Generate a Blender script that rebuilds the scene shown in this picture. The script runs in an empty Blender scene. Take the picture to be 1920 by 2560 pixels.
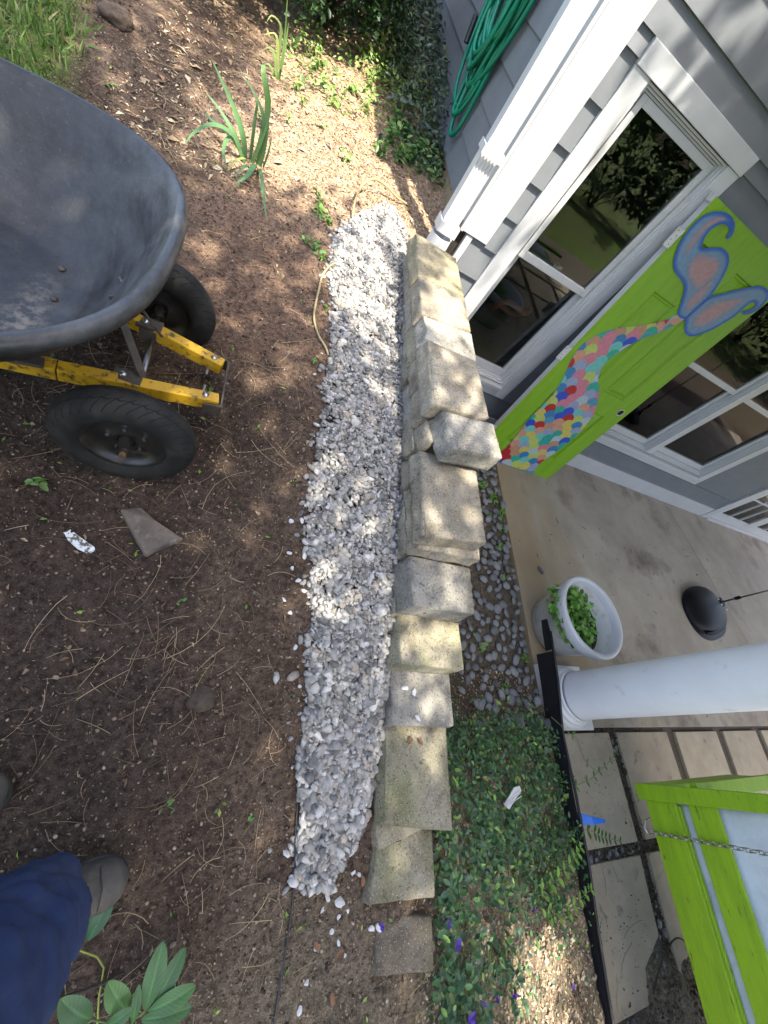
import bpy, bmesh, math, random
import numpy as np
from mathutils import Vector, Matrix, noise, geometry
rnd = random.Random(7)
nr = np.random.RandomState(11)
R = math.radians
scene = bpy.context.scene
COL = scene.collection

# ---------------------------------------------------------------- camera
CAM_H = 2.08
cd = bpy.data.cameras.new('camera'); cam = bpy.data.objects.new('camera', cd); COL.objects.link(cam)
cx = Vector((0.88275297, -0.01553935, 0.46958037))
cy = Vector((-0.21757446, 0.87230895, 0.43787949))
cz = Vector((-0.41642352, -0.48870811, 0.76665236))
cam.matrix_world = Matrix(((cx.x, cy.x, cz.x, 0), (cx.y, cy.y, cz.y, 0), (cx.z, cy.z, cz.z, CAM_H), (0, 0, 0, 1)))
cd.sensor_fit = 'AUTO'; cd.sensor_width = 36; cd.lens = 36*1001.86/2560; cd.clip_start = .02; cd.clip_end = 400
scene.camera = cam

# ---------------------------------------------------------------- sky, sun, exposure
SUN_EL, SUN_AZ = R(68), R(20)          # azimuth: from -Y towards +X
sd = Vector((math.cos(SUN_EL)*math.sin(SUN_AZ), -math.cos(SUN_EL)*math.cos(SUN_AZ), math.sin(SUN_EL)))
w = bpy.data.worlds.new('World'); scene.world = w; w.use_nodes = True
nt = w.node_tree; bg = nt.nodes['Background']
sky = nt.nodes.new('ShaderNodeTexSky'); sky.sky_type = 'NISHITA'; sky.sun_disc = False
sky.sun_elevation = SUN_EL; sky.sun_rotation = math.atan2(sd.x, sd.y); sky.air_density = 1.0; sky.dust_density = 4.5; sky.ozone_density = .6
nt.links.new(sky.outputs[0], bg.inputs[0]); bg.inputs[1].default_value = 0.15
sl = bpy.data.lights.new('sun', 'SUN'); sun = bpy.data.objects.new('sun', sl); COL.objects.link(sun)
sl.energy = 3.4; sl.angle = R(.53); sl.color = (1, .93, .80)
sun.rotation_euler = sd.to_track_quat('Z', 'Y').to_euler()
sun.location = (3, -6, 12)
vs = scene.view_settings; vs.view_transform = 'Standard'; vs.look = 'None'; vs.exposure = 2.15; vs.gamma = 1; vs.use_curve_mapping = False
scene.cycles.use_denoising = True
scene.cycles.max_bounces = 5; scene.cycles.diffuse_bounces = 2; scene.cycles.glossy_bounces = 3; scene.cycles.transmission_bounces = 3; scene.cycles.transparent_max_bounces = 8

# ---------------------------------------------------------------- helpers
def ss(a, b, x):
    t = np.clip((np.asarray(x, float)-a)/(b-a), 0, 1); return t*t*(3-2*t)
KY = [-60, -12, -6, -3, -1.5, -.6, -.2, .1, .4, .7, 1.1, 1.6, 2.1, 3, 4.5, 7, 14, 60]
KZ = [-.6, 0, .2, .32, .45, .575, .645, .72, .83, .91, .985, 1.03, 1.07, 1.15, 1.28, 1.45, 1.7, 2.2]
def gl(x, y): return np.interp(y, KY, KZ) - .10*ss(.4, -.4, x)*ss(0, .8, y)
def gbank(x, y):
    k = ss(-.35, .45, y)
    zl = (gl(.7, y)-.03)*(1-k)+.07*k
    zr = .10*(1-ss(.0, .4, y))+.025*ss(.0, .4, y)
    t = np.clip((x-.93)/1.15, 0, 1)
    z = zl+(zr-zl)*t
    return np.where(x > 2.2, z*(1-ss(2.2, 2.24, x))-.06*ss(2.2, 2.24, x), z)
def ground(x, y):
    x = np.asarray(x, float); y = np.asarray(y, float)
    wall = ss(.80, .93, x)
    north = ss(2.28, 2.36, y)*(1-ss(1.0, 1.2, x))
    k = wall*(1-north)
    far = ss(-3, -5, y)
    k = k*(1-far)
    return gl(x, y)*(1-k)+gbank(x, y)*k
def gz(x, y): return float(ground(x, y))

def tag(o, label=None, cat=None, group=None, kind=None):
    if label: o['label'] = label
    if cat: o['category'] = cat
    if group: o['group'] = group
    if kind: o['kind'] = kind
    return o
def empty(name, loc=(0, 0, 0), parent=None):
    o = bpy.data.objects.new(name, None); COL.objects.link(o); o.location = loc; o.empty_display_size = .1
    if parent: o.parent = parent
    return o
def link(name, me, parent=None, loc=None):
    o = bpy.data.objects.new(name, me); COL.objects.link(o)
    if parent:
        o.parent = parent
        if parent.type == 'EMPTY' or True: o.matrix_parent_inverse = Matrix.Identity(4)
    if loc is not None: o.location = loc
    return o
class MB:
    def __init__(s): s.v = []; s.f = []; s.m = []
    def add(s, vs_, fs, mi=0):
        b = len(s.v); s.v += [tuple(v) for v in vs_]; s.f += [tuple(i+b for i in f) for f in fs]; s.m += [mi]*len(fs)
    def box(s, x0, x1, y0, y1, z0, z1, mi=0):
        s.add([(x0, y0, z0), (x1, y0, z0), (x1, y1, z0), (x0, y1, z0), (x0, y0, z1), (x1, y0, z1), (x1, y1, z1), (x0, y1, z1)],
              [(0, 3, 2, 1), (4, 5, 6, 7), (0, 1, 5, 4), (1, 2, 6, 5), (2, 3, 7, 6), (3, 0, 4, 7)], mi)
    def prism(s, bot, top, mi=0):
        n = len(bot)
        s.add(list(bot)+list(top), [tuple(range(n-1, -1, -1)), tuple(range(n, 2*n))]+[(i, (i+1) % n, n+(i+1) % n, n+i) for i in range(n)], mi)
    def bar(s, a, b, wd, ht, mi=0, upv=(0, 0, 1)):
        a = Vector(a); b = Vector(b); d = (b-a).normalized(); u = Vector(upv)
        sx = d.cross(u).normalized()*wd/2; sz = sx.cross(d).normalized()*ht/2
        s.prism([a-sx-sz, a+sx-sz, a+sx+sz, a-sx+sz], [b-sx-sz, b+sx-sz, b+sx+sz, b-sx+sz], mi)
    def tube(s, pts, r, n=8, mi=0, closed=False, cap=True):
        pts = [Vector(p) for p in pts]; N = len(pts); rr = r if isinstance(r, (list, tuple)) else [r]*N
        ring = []; prev = None
        for i, p in enumerate(pts):
            if closed: d = pts[(i+1) % N]-pts[i-1]
            else: d = pts[min(i+1, N-1)]-pts[max(i-1, 0)]
            d = d.normalized() if d.length > 1e-9 else Vector((0, 0, 1))
            if prev is None:
                u = d.orthogonal().normalized()
            else:
                u = prev-d*prev.dot(d); u = u.normalized() if u.length > 1e-6 else d.orthogonal().normalized()
            prev = u; v = d.cross(u)
            ring.append([p+(u*math.cos(2*math.pi*k/n)+v*math.sin(2*math.pi*k/n))*rr[i] for k in range(n)])
        vs_ = [q for g in ring for q in g]; fs = []
        for i in range(N if closed else N-1):
            j = (i+1) % N
            for k in range(n): fs.append((i*n+k, i*n+(k+1) % n, j*n+(k+1) % n, j*n+k))
        if cap and not closed: fs += [tuple(range(n-1, -1, -1)), tuple(range((N-1)*n, N*n))]
        s.add(vs_, fs, mi)
    def lathe(s, prof, n=32, c=(0, 0, 0), mi=0, axis='Z', closed=False):
        P = len(prof); vs_ = []
        for (r, h) in prof:
            for k in range(n):
                a = 2*math.pi*k/n; x, y = r*math.cos(a), r*math.sin(a)
                v = (x, y, h) if axis == 'Z' else ((x, h, y) if axis == 'Y' else (h, x, y))
                vs_.append((v[0]+c[0], v[1]+c[1], v[2]+c[2]))
        fs = []
        for i in range(P if closed else P-1):
            j = (i+1) % P
            for k in range(n): fs.append((i*n+k, i*n+(k+1) % n, j*n+(k+1) % n, j*n+k))
        s.add(vs_, fs, mi)
    def build(s, name, mats, parent=None, smooth=False, bevel=0, seg=2, loc=None, rot=None):
        me = bpy.data.meshes.new(name); me.from_pydata(s.v, [], s.f)
        if not isinstance(mats, (list, tuple)): mats = [mats]
        for m in mats: me.materials.append(m)
        me.polygons.foreach_set('material_index', s.m)
        bm = bmesh.new(); bm.from_mesh(me)
        bmesh.ops.recalc_face_normals(bm, faces=bm.faces)
        if bevel:
            es = [e for e in bm.edges if len(e.link_faces) == 2 and e.calc_face_angle(0) > .5]
            bmesh.ops.bevel(bm, geom=es, offset=bevel, segments=seg, affect='EDGES', profile=.6)
        bm.to_mesh(me); bm.free()
        if smooth: me.polygons.foreach_set('use_smooth', [True]*len(me.polygons))
        o = link(name, me, parent, loc)
        if rot: o.rotation_euler = rot
        return o
def mesh_np(name, V, F, mat, parent=None, col=None, smooth=False):
    V = np.ascontiguousarray(V, np.float32); F = np.ascontiguousarray(F, np.int32); k = F.shape[1]
    me = bpy.data.meshes.new(name); me.vertices.add(len(V)); me.vertices.foreach_set('co', V.ravel())
    me.loops.add(F.size); me.loops.foreach_set('vertex_index', F.ravel())
    me.polygons.add(len(F)); me.polygons.foreach_set('loop_start', np.arange(0, F.size, k, dtype=np.int32))
    me.polygons.foreach_set('loop_total', np.full(len(F), k, np.int32))
    if smooth: me.polygons.foreach_set('use_smooth', np.ones(len(F), bool))
    if col is not None:
        at = me.color_attributes.new('Col', 'FLOAT_COLOR', 'POINT')
        c4 = np.ones((len(V), 4), np.float32); c4[:, :3] = col; at.data.foreach_set('color', c4.ravel())
    me.update(calc_edges=True); me.validate()
    for m in (mat if isinstance(mat, (list, tuple)) else [mat]): me.materials.append(m)
    return link(name, me, parent)
def rotmats(n, tilt=None, spin=None):
    """random rotation: spin about Z after a tilt of the local Z by angle tilt in a random direction"""
    a = nr.uniform(0, 2*np.pi, n) if spin is None else spin
    t = np.arccos(nr.uniform(-1, 1, n)) if tilt is None else tilt
    b = nr.uniform(0, 2*np.pi, n)
    def Z(q):
        c, s = np.cos(q), np.sin(q); o = np.zeros_like(c); e = np.ones_like(c)
        return np.stack([np.stack([c, -s, o], -1), np.stack([s, c, o], -1), np.stack([o, o, e], -1)], 1)
    def Y(q):
        c, s = np.cos(q), np.sin(q); o = np.zeros_like(c); e = np.ones_like(c)
        return np.stack([np.stack([c, o, s], -1), np.stack([o, e, o], -1), np.stack([-s, o, c], -1)], 1)
    return Z(b) @ Y(t) @ Z(a)
def scatter(temps, pos, rot, scale, col):
    """temps: list of (V,F) with equal shapes; returns merged V,F,C"""
    n = len(pos); idx = nr.randint(0, len(temps), n)
    TV = np.stack([t[0] for t in temps]); F0 = temps[0][1]
    V = TV[idx]
    scale = np.asarray(scale, float)
    V = V*(scale[:, None, None] if scale.ndim == 1 else scale[:, None, :])
    V = np.einsum('nij,nkj->nki', rot, V)+pos[:, None, :]
    k = V.shape[1]
    F = (F0[None]+(np.arange(n)*k)[:, None, None]).reshape(-1, F0.shape[1])
    C = np.repeat(col[:, None, :], k, 1).reshape(-1, 3)
    return V.reshape(-1, 3), F, C
def merge(parts):
    V = []; F = []; C = []; b = 0
    for v, f, c in parts: V.append(v); F.append(f+b); C.append(c); b += len(v)
    return np.concatenate(V), np.concatenate(F), np.concatenate(C)
def ico(sub):
    bm = bmesh.new(); bmesh.ops.create_icosphere(bm, subdivisions=sub, radius=1)
    V = np.array([v.co[:] for v in bm.verts]); F = np.array([[v.index for v in f.verts] for f in bm.faces]); bm.free(); return V, F
def rock_temps(n, sub=2, planes=9, lo=.55, hi=.95, el=(1, .75, .5)):
    V0, F0 = ico(sub); out = []
    for i in range(n):
        N = nr.normal(size=(planes, 3)); N /= np.linalg.norm(N, axis=1)[:, None]; d = nr.uniform(lo, hi, planes)
        dt = V0 @ N.T
        s = np.where(dt > 1e-3, d[None]/np.maximum(dt, 1e-3), 9).min(1); s = np.minimum(s, 1)
        V = V0*s[:, None]*np.array(el)*nr.uniform(.85, 1.15, 3)
        out.append((V, F0))
    return out
def leaf_temp(wd=.5, fold=.12, bend=.15):
    V = np.array([(0, 0, 0), (-wd/2, .45, fold), (0, .45, 0), (wd/2, .45, fold), (0, 1, -bend), (-wd*.33, .8, fold*.5-bend*.5), (0, .8, -bend*.5), (wd*.33, .8, fold*.5-bend*.5), (-wd*.36, .18, fold*.6), (wd*.36, .18, fold*.6), (0, .18, 0)], float)
    F = np.array([(0, 10, 8), (0, 9, 10), (8, 10, 1), (10, 2, 1), (10, 9, 2), (9, 3, 2), (1, 2, 5), (2, 6, 5), (2, 3, 6), (3, 7, 6), (5, 6, 4), (6, 7, 4)])
    return V, F
def simple_leaf(wd=.5, bend=.1):
    V = np.array([(0, 0, 0), (-wd/2, .5, .08), (wd/2, .5, .08), (0, 1, -bend), (0, .5, 0)], float)
    return V, np.array([(0, 4, 1), (0, 2, 4), (1, 4, 3), (4, 2, 3)])
def vary(base, n, amt=.25, hue=.1):
    b = np.array(base)[None]*(1+nr.uniform(-amt, amt, (n, 1)))*(1+nr.uniform(-hue, hue, (n, 3)))
    return np.clip(b, 0, 1)
def pick(cols, n, p=None, amt=.2):
    c = np.array(cols)[nr.choice(len(cols), n, p=p)]; return np.clip(c*(1+nr.uniform(-amt, amt, (n, 1))), 0, 1)

# ---------------------------------------------------------------- materials
def newmat(name):
    m = bpy.data.materials.new(name); m.use_nodes = True; t = m.node_tree; b = t.nodes['Principled BSDF']; return m, t, b
def setin(b, k, v):
    if k in b.inputs: b.inputs[k].default_value = v
def mat(name, c1, c2=None, rough=.7, scale=8, detail=6, bump=0, bscale=40, metal=0, spec=.5, c3=None, sc3=3, lo=.35, hi=.65, coords='Object', lo3=.5, hi3=.7, stretch=None, rnd_val=0, coat=0, bdist=.01):
    m, t, b = newmat(name); N = t.nodes; L = t.links
    setin(b, 'Roughness', rough); setin(b, 'Metallic', metal); setin(b, 'Specular IOR Level', spec); setin(b, 'Coat Weight', coat)
    tc = N.new('ShaderNodeTexCoord'); vec = tc.outputs[coords]
    oi = N.new('ShaderNodeObjectInfo')
    ad = N.new('ShaderNodeVectorMath'); ad.operation = 'MULTIPLY_ADD'
    cmb = N.new('ShaderNodeCombineXYZ')
    for i in range(3): L.new(oi.outputs['Random'], cmb.inputs[i])
    L.new(cmb.outputs[0], ad.inputs[0]); ad.inputs[1].default_value = (7.3, 11.7, 5.1); L.new(vec, ad.inputs[2]); vec = ad.outputs[0]
    if stretch:
        mp = N.new('ShaderNodeMapping'); mp.inputs['Scale'].default_value = stretch; L.new(vec, mp.inputs[0]); vec = mp.outputs[0]
    out = None
    def ramp(sc, lo_, hi_, dt):
        n = N.new('ShaderNodeTexNoise'); n.inputs['Scale'].default_value = sc; n.inputs['Detail'].default_value = dt; n.inputs['Roughness'].default_value = .65; L.new(vec, n.inputs['Vector'])
        r = N.new('ShaderNodeMapRange'); r.inputs[1].default_value = lo_; r.inputs[2].default_value = hi_; L.new(n.outputs[0], r.inputs[0]); return r.outputs[0]
    def mix(f, a, b_):
        x = N.new('ShaderNodeMix'); x.data_type = 'RGBA'; L.new(f, x.inputs[0])
        for s_, i in ((a, 6), (b_, 7)):
            if isinstance(s_, tuple): x.inputs[i].default_value = s_+(1,)
            else: L.new(s_, x.inputs[i])
        return x.outputs[2]
    if c2 is None: b.inputs['Base Color'].default_value = c1+(1,)
    else:
        out = mix(ramp(scale, lo, hi, detail), c1, c2)
        if c3: out = mix(ramp(sc3, lo3, hi3, 8), out, c3)
        if rnd_val:
            hsv = N.new('ShaderNodeHueSaturation'); mr = N.new('ShaderNodeMapRange'); mr.inputs[3].default_value = 1-rnd_val; mr.inputs[4].default_value = 1+rnd_val
            L.new(oi.outputs['Random'], mr.inputs[0]); L.new(mr.outputs[0], hsv.inputs['Value']); L.new(out, hsv.inputs['Color']); out = hsv.outputs[0]
        L.new(out, b.inputs['Base Color'])
    if bump:
        n = N.new('ShaderNodeTexNoise'); n.inputs['Scale'].default_value = bscale; n.inputs['Detail'].default_value = 8; n.inputs['Roughness'].default_value = .7; L.new(vec, n.inputs['Vector'])
        bp = N.new('ShaderNodeBump'); bp.inputs['Strength'].default_value = bump; bp.inputs['Distance'].default_value = bdist; L.new(n.outputs[0], bp.inputs['Height']); L.new(bp.outputs[0], b.inputs['Normal'])
    return m
def attr_mat(name, rough=.6, spec=.4, trans=0, noise_amt=.25, nscale=60, bump=0):
    m, t, b = newmat(name); N = t.nodes; L = t.links
    a = N.new('ShaderNodeVertexColor'); a.layer_name = 'Col'
    setin(b, 'Roughness', rough); setin(b, 'Specular IOR Level', spec)
    if not noise_amt:
        L.new(a.outputs[0], b.inputs['Base Color'])
        if trans:
            tr = N.new('ShaderNodeBsdfTranslucent'); L.new(a.outputs[0], tr.inputs[0]); mx = N.new('ShaderNodeMixShader'); mx.inputs[0].default_value = trans
            L.new(b.outputs[0], mx.inputs[1]); L.new(tr.outputs[0], mx.inputs[2]); L.new(mx.outputs[0], N['Material Output'].inputs[0])
        return m
    n = N.new('ShaderNodeTexNoise'); n.inputs['Scale'].default_value = nscale; n.inputs['Detail'].default_value = 3
    tc = N.new('ShaderNodeTexCoord'); L.new(tc.outputs['Object'], n.inputs['Vector'])
    mr = N.new('ShaderNodeMapRange'); mr.inputs[1].default_value = .3; mr.inputs[2].default_value = .7; mr.inputs[3].default_value = 1-noise_amt; mr.inputs[4].default_value = 1+noise_amt
    L.new(n.outputs[0], mr.inputs[0])
    vm = N.new('ShaderNodeVectorMath'); vm.operation = 'SCALE'; L.new(a.outputs[0], vm.inputs[0]); L.new(mr.outputs[0], vm.inputs['Scale'])
    L.new(vm.outputs[0], b.inputs['Base Color'])
    if bump:
        bp = N.new('ShaderNodeBump'); bp.inputs['Strength'].default_value = bump; bp.inputs['Distance'].default_value = .003; L.new(n.outputs[0], bp.inputs['Height']); L.new(bp.outputs[0], b.inputs['Normal'])
    if trans:
        tr = N.new('ShaderNodeBsdfTranslucent'); L.new(vm.outputs[0], tr.inputs[0]); mx = N.new('ShaderNodeMixShader'); mx.inputs[0].default_value = trans
        L.new(b.outputs[0], mx.inputs[1]); L.new(tr.outputs[0], mx.inputs[2]); L.new(mx.outputs[0], N['Material Output'].inputs[0])
    return m
def glass_mat(name, tint=(.75, .8, .78)):
    m, t, b = newmat(name); N = t.nodes; L = t.links; N.remove(b)
    tr = N.new('ShaderNodeBsdfTransparent'); tr.inputs[0].default_value = tint+(1,)
    g = N.new('ShaderNodeBsdfGlossy'); g.inputs['Roughness'].default_value = .012; g.inputs[0].default_value = (1, 1, 1, 1)
    fr = N.new('ShaderNodeFresnel'); fr.inputs[0].default_value = 1.44
    mx = N.new('ShaderNodeMixShader'); L.new(fr.outputs[0], mx.inputs[0]); L.new(tr.outputs[0], mx.inputs[1]); L.new(g.outputs[0], mx.inputs[2]); L.new(mx.outputs[0], N['Material Output'].inputs[0])
    return m

M = {}
M['white'] = mat('white_paint', (.53, .54, .55), (.475, .485, .495), rough=.45, scale=5, c3=(.33, .33, .31), sc3=22, lo3=.66, hi3=.76)
M['white_vinyl'] = mat('white_vinyl', (.58, .58, .58), (.53, .53, .53), rough=.35, scale=4)
M['siding'] = mat('grey_siding', (.168, .180, .194), (.142, .153, .167), rough=.65, scale=6, bump=.12, bscale=220, c3=(.21, .218, .226), sc3=90, lo3=.68, hi3=.8)
M['glass'] = glass_mat('window_glass')
M['dark'] = mat('dark_interior', (.012, .012, .013), (.02, .02, .02), rough=.9)
M['black'] = mat('black_plastic', (.012, .012, .014), (.018, .018, .02), rough=.45, bump=.1, bscale=100)
M['concrete'] = mat('patio_concrete', (.39, .345, .27), (.295, .255, .20), rough=.85, scale=2.2, detail=9, c3=(.15, .12, .095), sc3=1.3, lo3=.54, hi3=.68, bump=.15, bscale=150, bdist=.004)
M['paver'] = mat('paver_stone', (.41, .345, .245), (.32, .265, .19), rough=.85, scale=5, c3=(.17, .14, .11), sc3=9, lo3=.6, hi3=.72, bump=.15, bscale=180, rnd_val=.12, bdist=.004)
def block_mat(name, c1, c2, stain, moss=0.0):
    m, t, b = newmat(name); N = t.nodes; L = t.links; setin(b, 'Roughness', .95); setin(b, 'Specular IOR Level', .2)
    tc = N.new('ShaderNodeTexCoord'); oi = N.new('ShaderNodeObjectInfo'); cmb = N.new('ShaderNodeCombineXYZ')
    for i in range(3): L.new(oi.outputs['Random'], cmb.inputs[i])
    ad = N.new('ShaderNodeVectorMath'); ad.operation = 'MULTIPLY_ADD'; L.new(cmb.outputs[0], ad.inputs[0]); ad.inputs[1].default_value = (7.3, 11.7, 5.1); L.new(tc.outputs['Object'], ad.inputs[2]); vec = ad.outputs[0]
    def nz(sc, lo, hi, det=6, rg=.65):
        n = N.new('ShaderNodeTexNoise'); n.inputs['Scale'].default_value = sc; n.inputs['Detail'].default_value = det; n.inputs['Roughness'].default_value = rg; L.new(vec, n.inputs['Vector'])
        r = N.new('ShaderNodeMapRange'); r.inputs[1].default_value = lo; r.inputs[2].default_value = hi; L.new(n.outputs[0], r.inputs[0]); return r.outputs[0]
    def mx(f, a, c, amt=1):
        if amt != 1:
            q = N.new('ShaderNodeMath'); q.operation = 'MULTIPLY'; L.new(f, q.inputs[0]); q.inputs[1].default_value = amt; f = q.outputs[0]
        x = N.new('ShaderNodeMix'); x.data_type = 'RGBA'; L.new(f, x.inputs[0])
        for v, k in ((a, 6), (c, 7)):
            if isinstance(v, tuple): x.inputs[k].default_value = v+(1,)
            else: L.new(v, x.inputs[k])
        return x.outputs[2]
    c = mx(nz(9, .38, .62), c1, c2)
    c = mx(nz(5, .44, .60, 6, .75), c, stain, .62)
    c = mx(nz(11, .52, .62, 5, .8), c, (stain[0]*.62, stain[1]*.6, stain[2]*.58), .42)
    if moss: c = mx(nz(4.3, .44, .62, 6, .7), c, (.19, .20, .075), moss)
    c = mx(nz(130, .56, .66, 3), c, (.075, .065, .05), .75)
    c = mx(nz(190, .60, .70, 2), c, (.60, .56, .47), .6)
    c = mx(nz(38, .62, .70, 4), c, (.09, .078, .06), .8)
    hs = N.new('ShaderNodeHueSaturation'); mr = N.new('ShaderNodeMapRange'); mr.inputs[3].default_value = .86; mr.inputs[4].default_value = 1.12; L.new(oi.outputs['Random'], mr.inputs[0]); L.new(mr.outputs[0], hs.inputs['Value']); L.new(c, hs.inputs['Color']); L.new(hs.outputs[0], b.inputs['Base Color'])
    n = N.new('ShaderNodeTexNoise'); n.inputs['Scale'].default_value = 120; n.inputs['Detail'].default_value = 6; n.inputs['Roughness'].default_value = .75; L.new(vec, n.inputs['Vector'])
    bp = N.new('ShaderNodeBump'); bp.inputs['Strength'].default_value = .9; bp.inputs['Distance'].default_value = .005; L.new(n.outputs[0], bp.inputs['Height']); L.new(bp.outputs[0], b.inputs['Normal'])
    return m
M['block_tan'] = block_mat('block_tan', (.39, .345, .265), (.305, .268, .205), (.17, .145, .105))
M['block_grey'] = block_mat('block_grey', (.36, .337, .288), (.29, .272, .235), (.15, .14, .115))
M['block_moss'] = block_mat('block_moss', (.37, .33, .245), (.29, .26, .185), (.18, .155, .105), .5)
M['block_lichen'] = block_mat('block_lichen', (.34, .295, .20), (.27, .235, .155), (.18, .155, .10), .35)
M['block_soiled'] = block_mat('block_soiled', (.24, .195, .14), (.19, .155, .11), (.12, .095, .07), .3)
def tray_mat():
    m, t, b = newmat('tray_plastic'); N = t.nodes; L = t.links; setin(b, 'Roughness', .42); setin(b, 'Specular IOR Level', .55)
    tc = N.new('ShaderNodeTexCoord'); sp = N.new('ShaderNodeSeparateXYZ'); L.new(tc.outputs['Object'], sp.inputs[0])
    def nz(sc, lo, hi, det=6, st=(1, 1, 1)):
        mp = N.new('ShaderNodeMapping'); mp.inputs['Scale'].default_value = st; L.new(tc.outputs['Object'], mp.inputs[0])
        n = N.new('ShaderNodeTexNoise'); n.inputs['Scale'].default_value = sc; n.inputs['Detail'].default_value = det; n.inputs['Roughness'].default_value = .7; L.new(mp.outputs[0], n.inputs['Vector'])
        r = N.new('ShaderNodeMapRange'); r.inputs[1].default_value = lo; r.inputs[2].default_value = hi; L.new(n.outputs[0], r.inputs[0]); return r.outputs[0]
    def mth(op, a, c):
        q = N.new('ShaderNodeMath'); q.operation = op
        for i, v in enumerate((a, c)):
            if isinstance(v, (int, float)): q.inputs[i].default_value = v
            else: L.new(v, q.inputs[i])
        return q.outputs[0]
    def rng(v, a, c):
        r = N.new('ShaderNodeMapRange'); r.inputs[1].default_value = a; r.inputs[2].default_value = c; L.new(v, r.inputs[0]); return r.outputs[0]
    def mx(f, a, c):
        x = N.new('ShaderNodeMix'); x.data_type = 'RGBA'; L.new(f, x.inputs[0])
        for v, k in ((a, 6), (c, 7)):
            if isinstance(v, tuple): x.inputs[k].default_value = v+(1,)
            else: L.new(v, x.inputs[k])
        return x.outputs[2]
    c = mx(nz(45, .4, .65, 5), (.011, .0115, .012), (.020, .0198, .0195))
    # grit worn across the floor and up the front wall (the wheel end)
    c = mx(mth('MULTIPLY', nz(16, .36, .70, 9, (1, .3, 1)), mth('MULTIPLY', rng(sp.outputs[0], -.34, .05), .60)), c, (.17, .175, .18))
    c = mx(mth('MULTIPLY', nz(120, .60, .70, 3), .28), c, (.12, .112, .10))
    vd = N.new('ShaderNodeVectorMath'); vd.operation = 'DISTANCE'; mp2 = N.new('ShaderNodeMapping'); mp2.inputs['Rotation'].default_value = (0, 0, .45); mp2.inputs['Scale'].default_value = (3.4, .8, .6); L.new(tc.outputs['Object'], mp2.inputs[0]); L.new(mp2.outputs[0], vd.inputs[0])
    a_, b_ = 3.4*(-.27)*1.0, -.11*.8; vd.inputs[1].default_value = (a_*math.cos(.45)-b_*math.sin(.45), a_*math.sin(.45)+b_*math.cos(.45), .17)
    c = mx(mth('MULTIPLY', mth('MULTIPLY', rng(vd.outputs['Value'], .20, .03), .8), nz(40, .44, .60, 5)), c, (.20, .175, .13))
    c = mx(mth('MULTIPLY', nz(4, .60, .72, 7, (1, .6, 1)), .5), c, (.12, .105, .08))
    L.new(c, b.inputs['Base Color'])
    L.new(mth('MULTIPLY_ADD' if False else 'ADD', mth('MULTIPLY', nz(12, .3, .7, 5), .3), .30), b.inputs['Roughness'])
    n = N.new('ShaderNodeTexNoise'); n.inputs['Scale'].default_value = 70; n.inputs['Detail'].default_value = 5; L.new(tc.outputs['Object'], n.inputs['Vector'])
    bp = N.new('ShaderNodeBump'); bp.inputs['Strength'].default_value = .4; bp.inputs['Distance'].default_value = .003; L.new(n.outputs[0], bp.inputs['Height']); L.new(bp.outputs[0], b.inputs['Normal'])
    return m
M['tray'] = tray_mat()
M['yellow'] = mat('yellow_paint', (.62, .37, .012), (.50, .285, .016), rough=.5, scale=8, c3=(.07, .05, .03), sc3=48, lo3=.53, hi3=.64)
M['rubber'] = mat('rubber', (.022, .022, .022), (.045, .04, .034), rough=.8, scale=20, c3=(.10, .08, .055), sc3=6, lo3=.62, hi3=.85, bump=.2, bscale=120)
M['rim'] = mat('black_metal', (.010, .010, .011), (.028, .024, .02), rough=.35, scale=25, c3=(.12, .09, .06), sc3=9, lo3=.62, hi3=.8)
M['steel'] = mat('steel', (.55, .55, .56), (.40, .38, .36), rough=.32, metal=1, scale=30)
M['bracket'] = mat('dark_steel', (.04, .036, .032), (.09, .07, .05), rough=.6, scale=30)
M['hose'] = mat('green_hose', (.0, .22, .12), (.0, .17, .095), rough=.35, scale=10)
M['hose_tan'] = mat('tan_tubing', (.42, .34, .17), (.34, .27, .13), rough=.5, scale=30)
M['lime'] = mat('lime_paint', (.29, .47, .012), (.22, .37, .012), rough=.5, scale=9, c3=(.09, .10, .03), sc3=24, lo3=.60, hi3=.70, bump=.5, bscale=30, bdist=.003, stretch=(3, .5, 3))
M['door_green'] = mat('door_green', (.215, .425, .010), (.18, .365, .010), rough=.42, scale=4, c3=(.13, .25, .02), sc3=14, lo3=.55, hi3=.8, bump=.25, bscale=60, bdist=.002, stretch=(6, 1, .8))
M['cushion'] = mat('white_canvas', (.66, .70, .72), (.58, .61, .63), rough=.9, scale=9, bump=.4, bscale=25, c3=(.50, .52, .53), sc3=4)
M['stone'] = mat('brown_stone', (.17, .14, .115), (.10, .082, .066), rough=.9, scale=16, c3=(.27, .24, .21), sc3=40, lo3=.55, hi3=.75, bump=.7, bscale=70)
M['jeans'] = mat('navy_cotton', (.014, .028, .088), (.021, .040, .112), rough=.9, scale=6, c3=(.075, .082, .11), sc3=7, lo3=.52, hi3=.90, bump=.35, bscale=16, stretch=(1, 1, .35), bdist=.012)
M['leather'] = mat('boot_leather', (.085, .076, .062), (.055, .048, .040), rough=.8, scale=14, c3=(.13, .11, .085), sc3=20, bump=.35, bscale=120, bdist=.003)
M['sole'] = mat('boot_sole', (.03, .029, .028), (.06, .055, .048), rough=.85, scale=20)
M['skin'] = mat('skin', (.45, .27, .19), (.42, .25, .17), rough=.55)
M['shirt'] = mat('grey_shirt', (.10, .11, .12), (.08, .09, .10), rough=.9, bump=.2)
M['hair'] = mat('dark_hair', (.03, .02, .014), (.05, .033, .02), rough=.6, stretch=(40, 40, 4), scale=1)
M['pebble'] = mat('slate_pebble', (.13, .137, .145), (.19, .195, .20), rough=.6, scale=30, rnd_val=.35, bump=.1)
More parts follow.
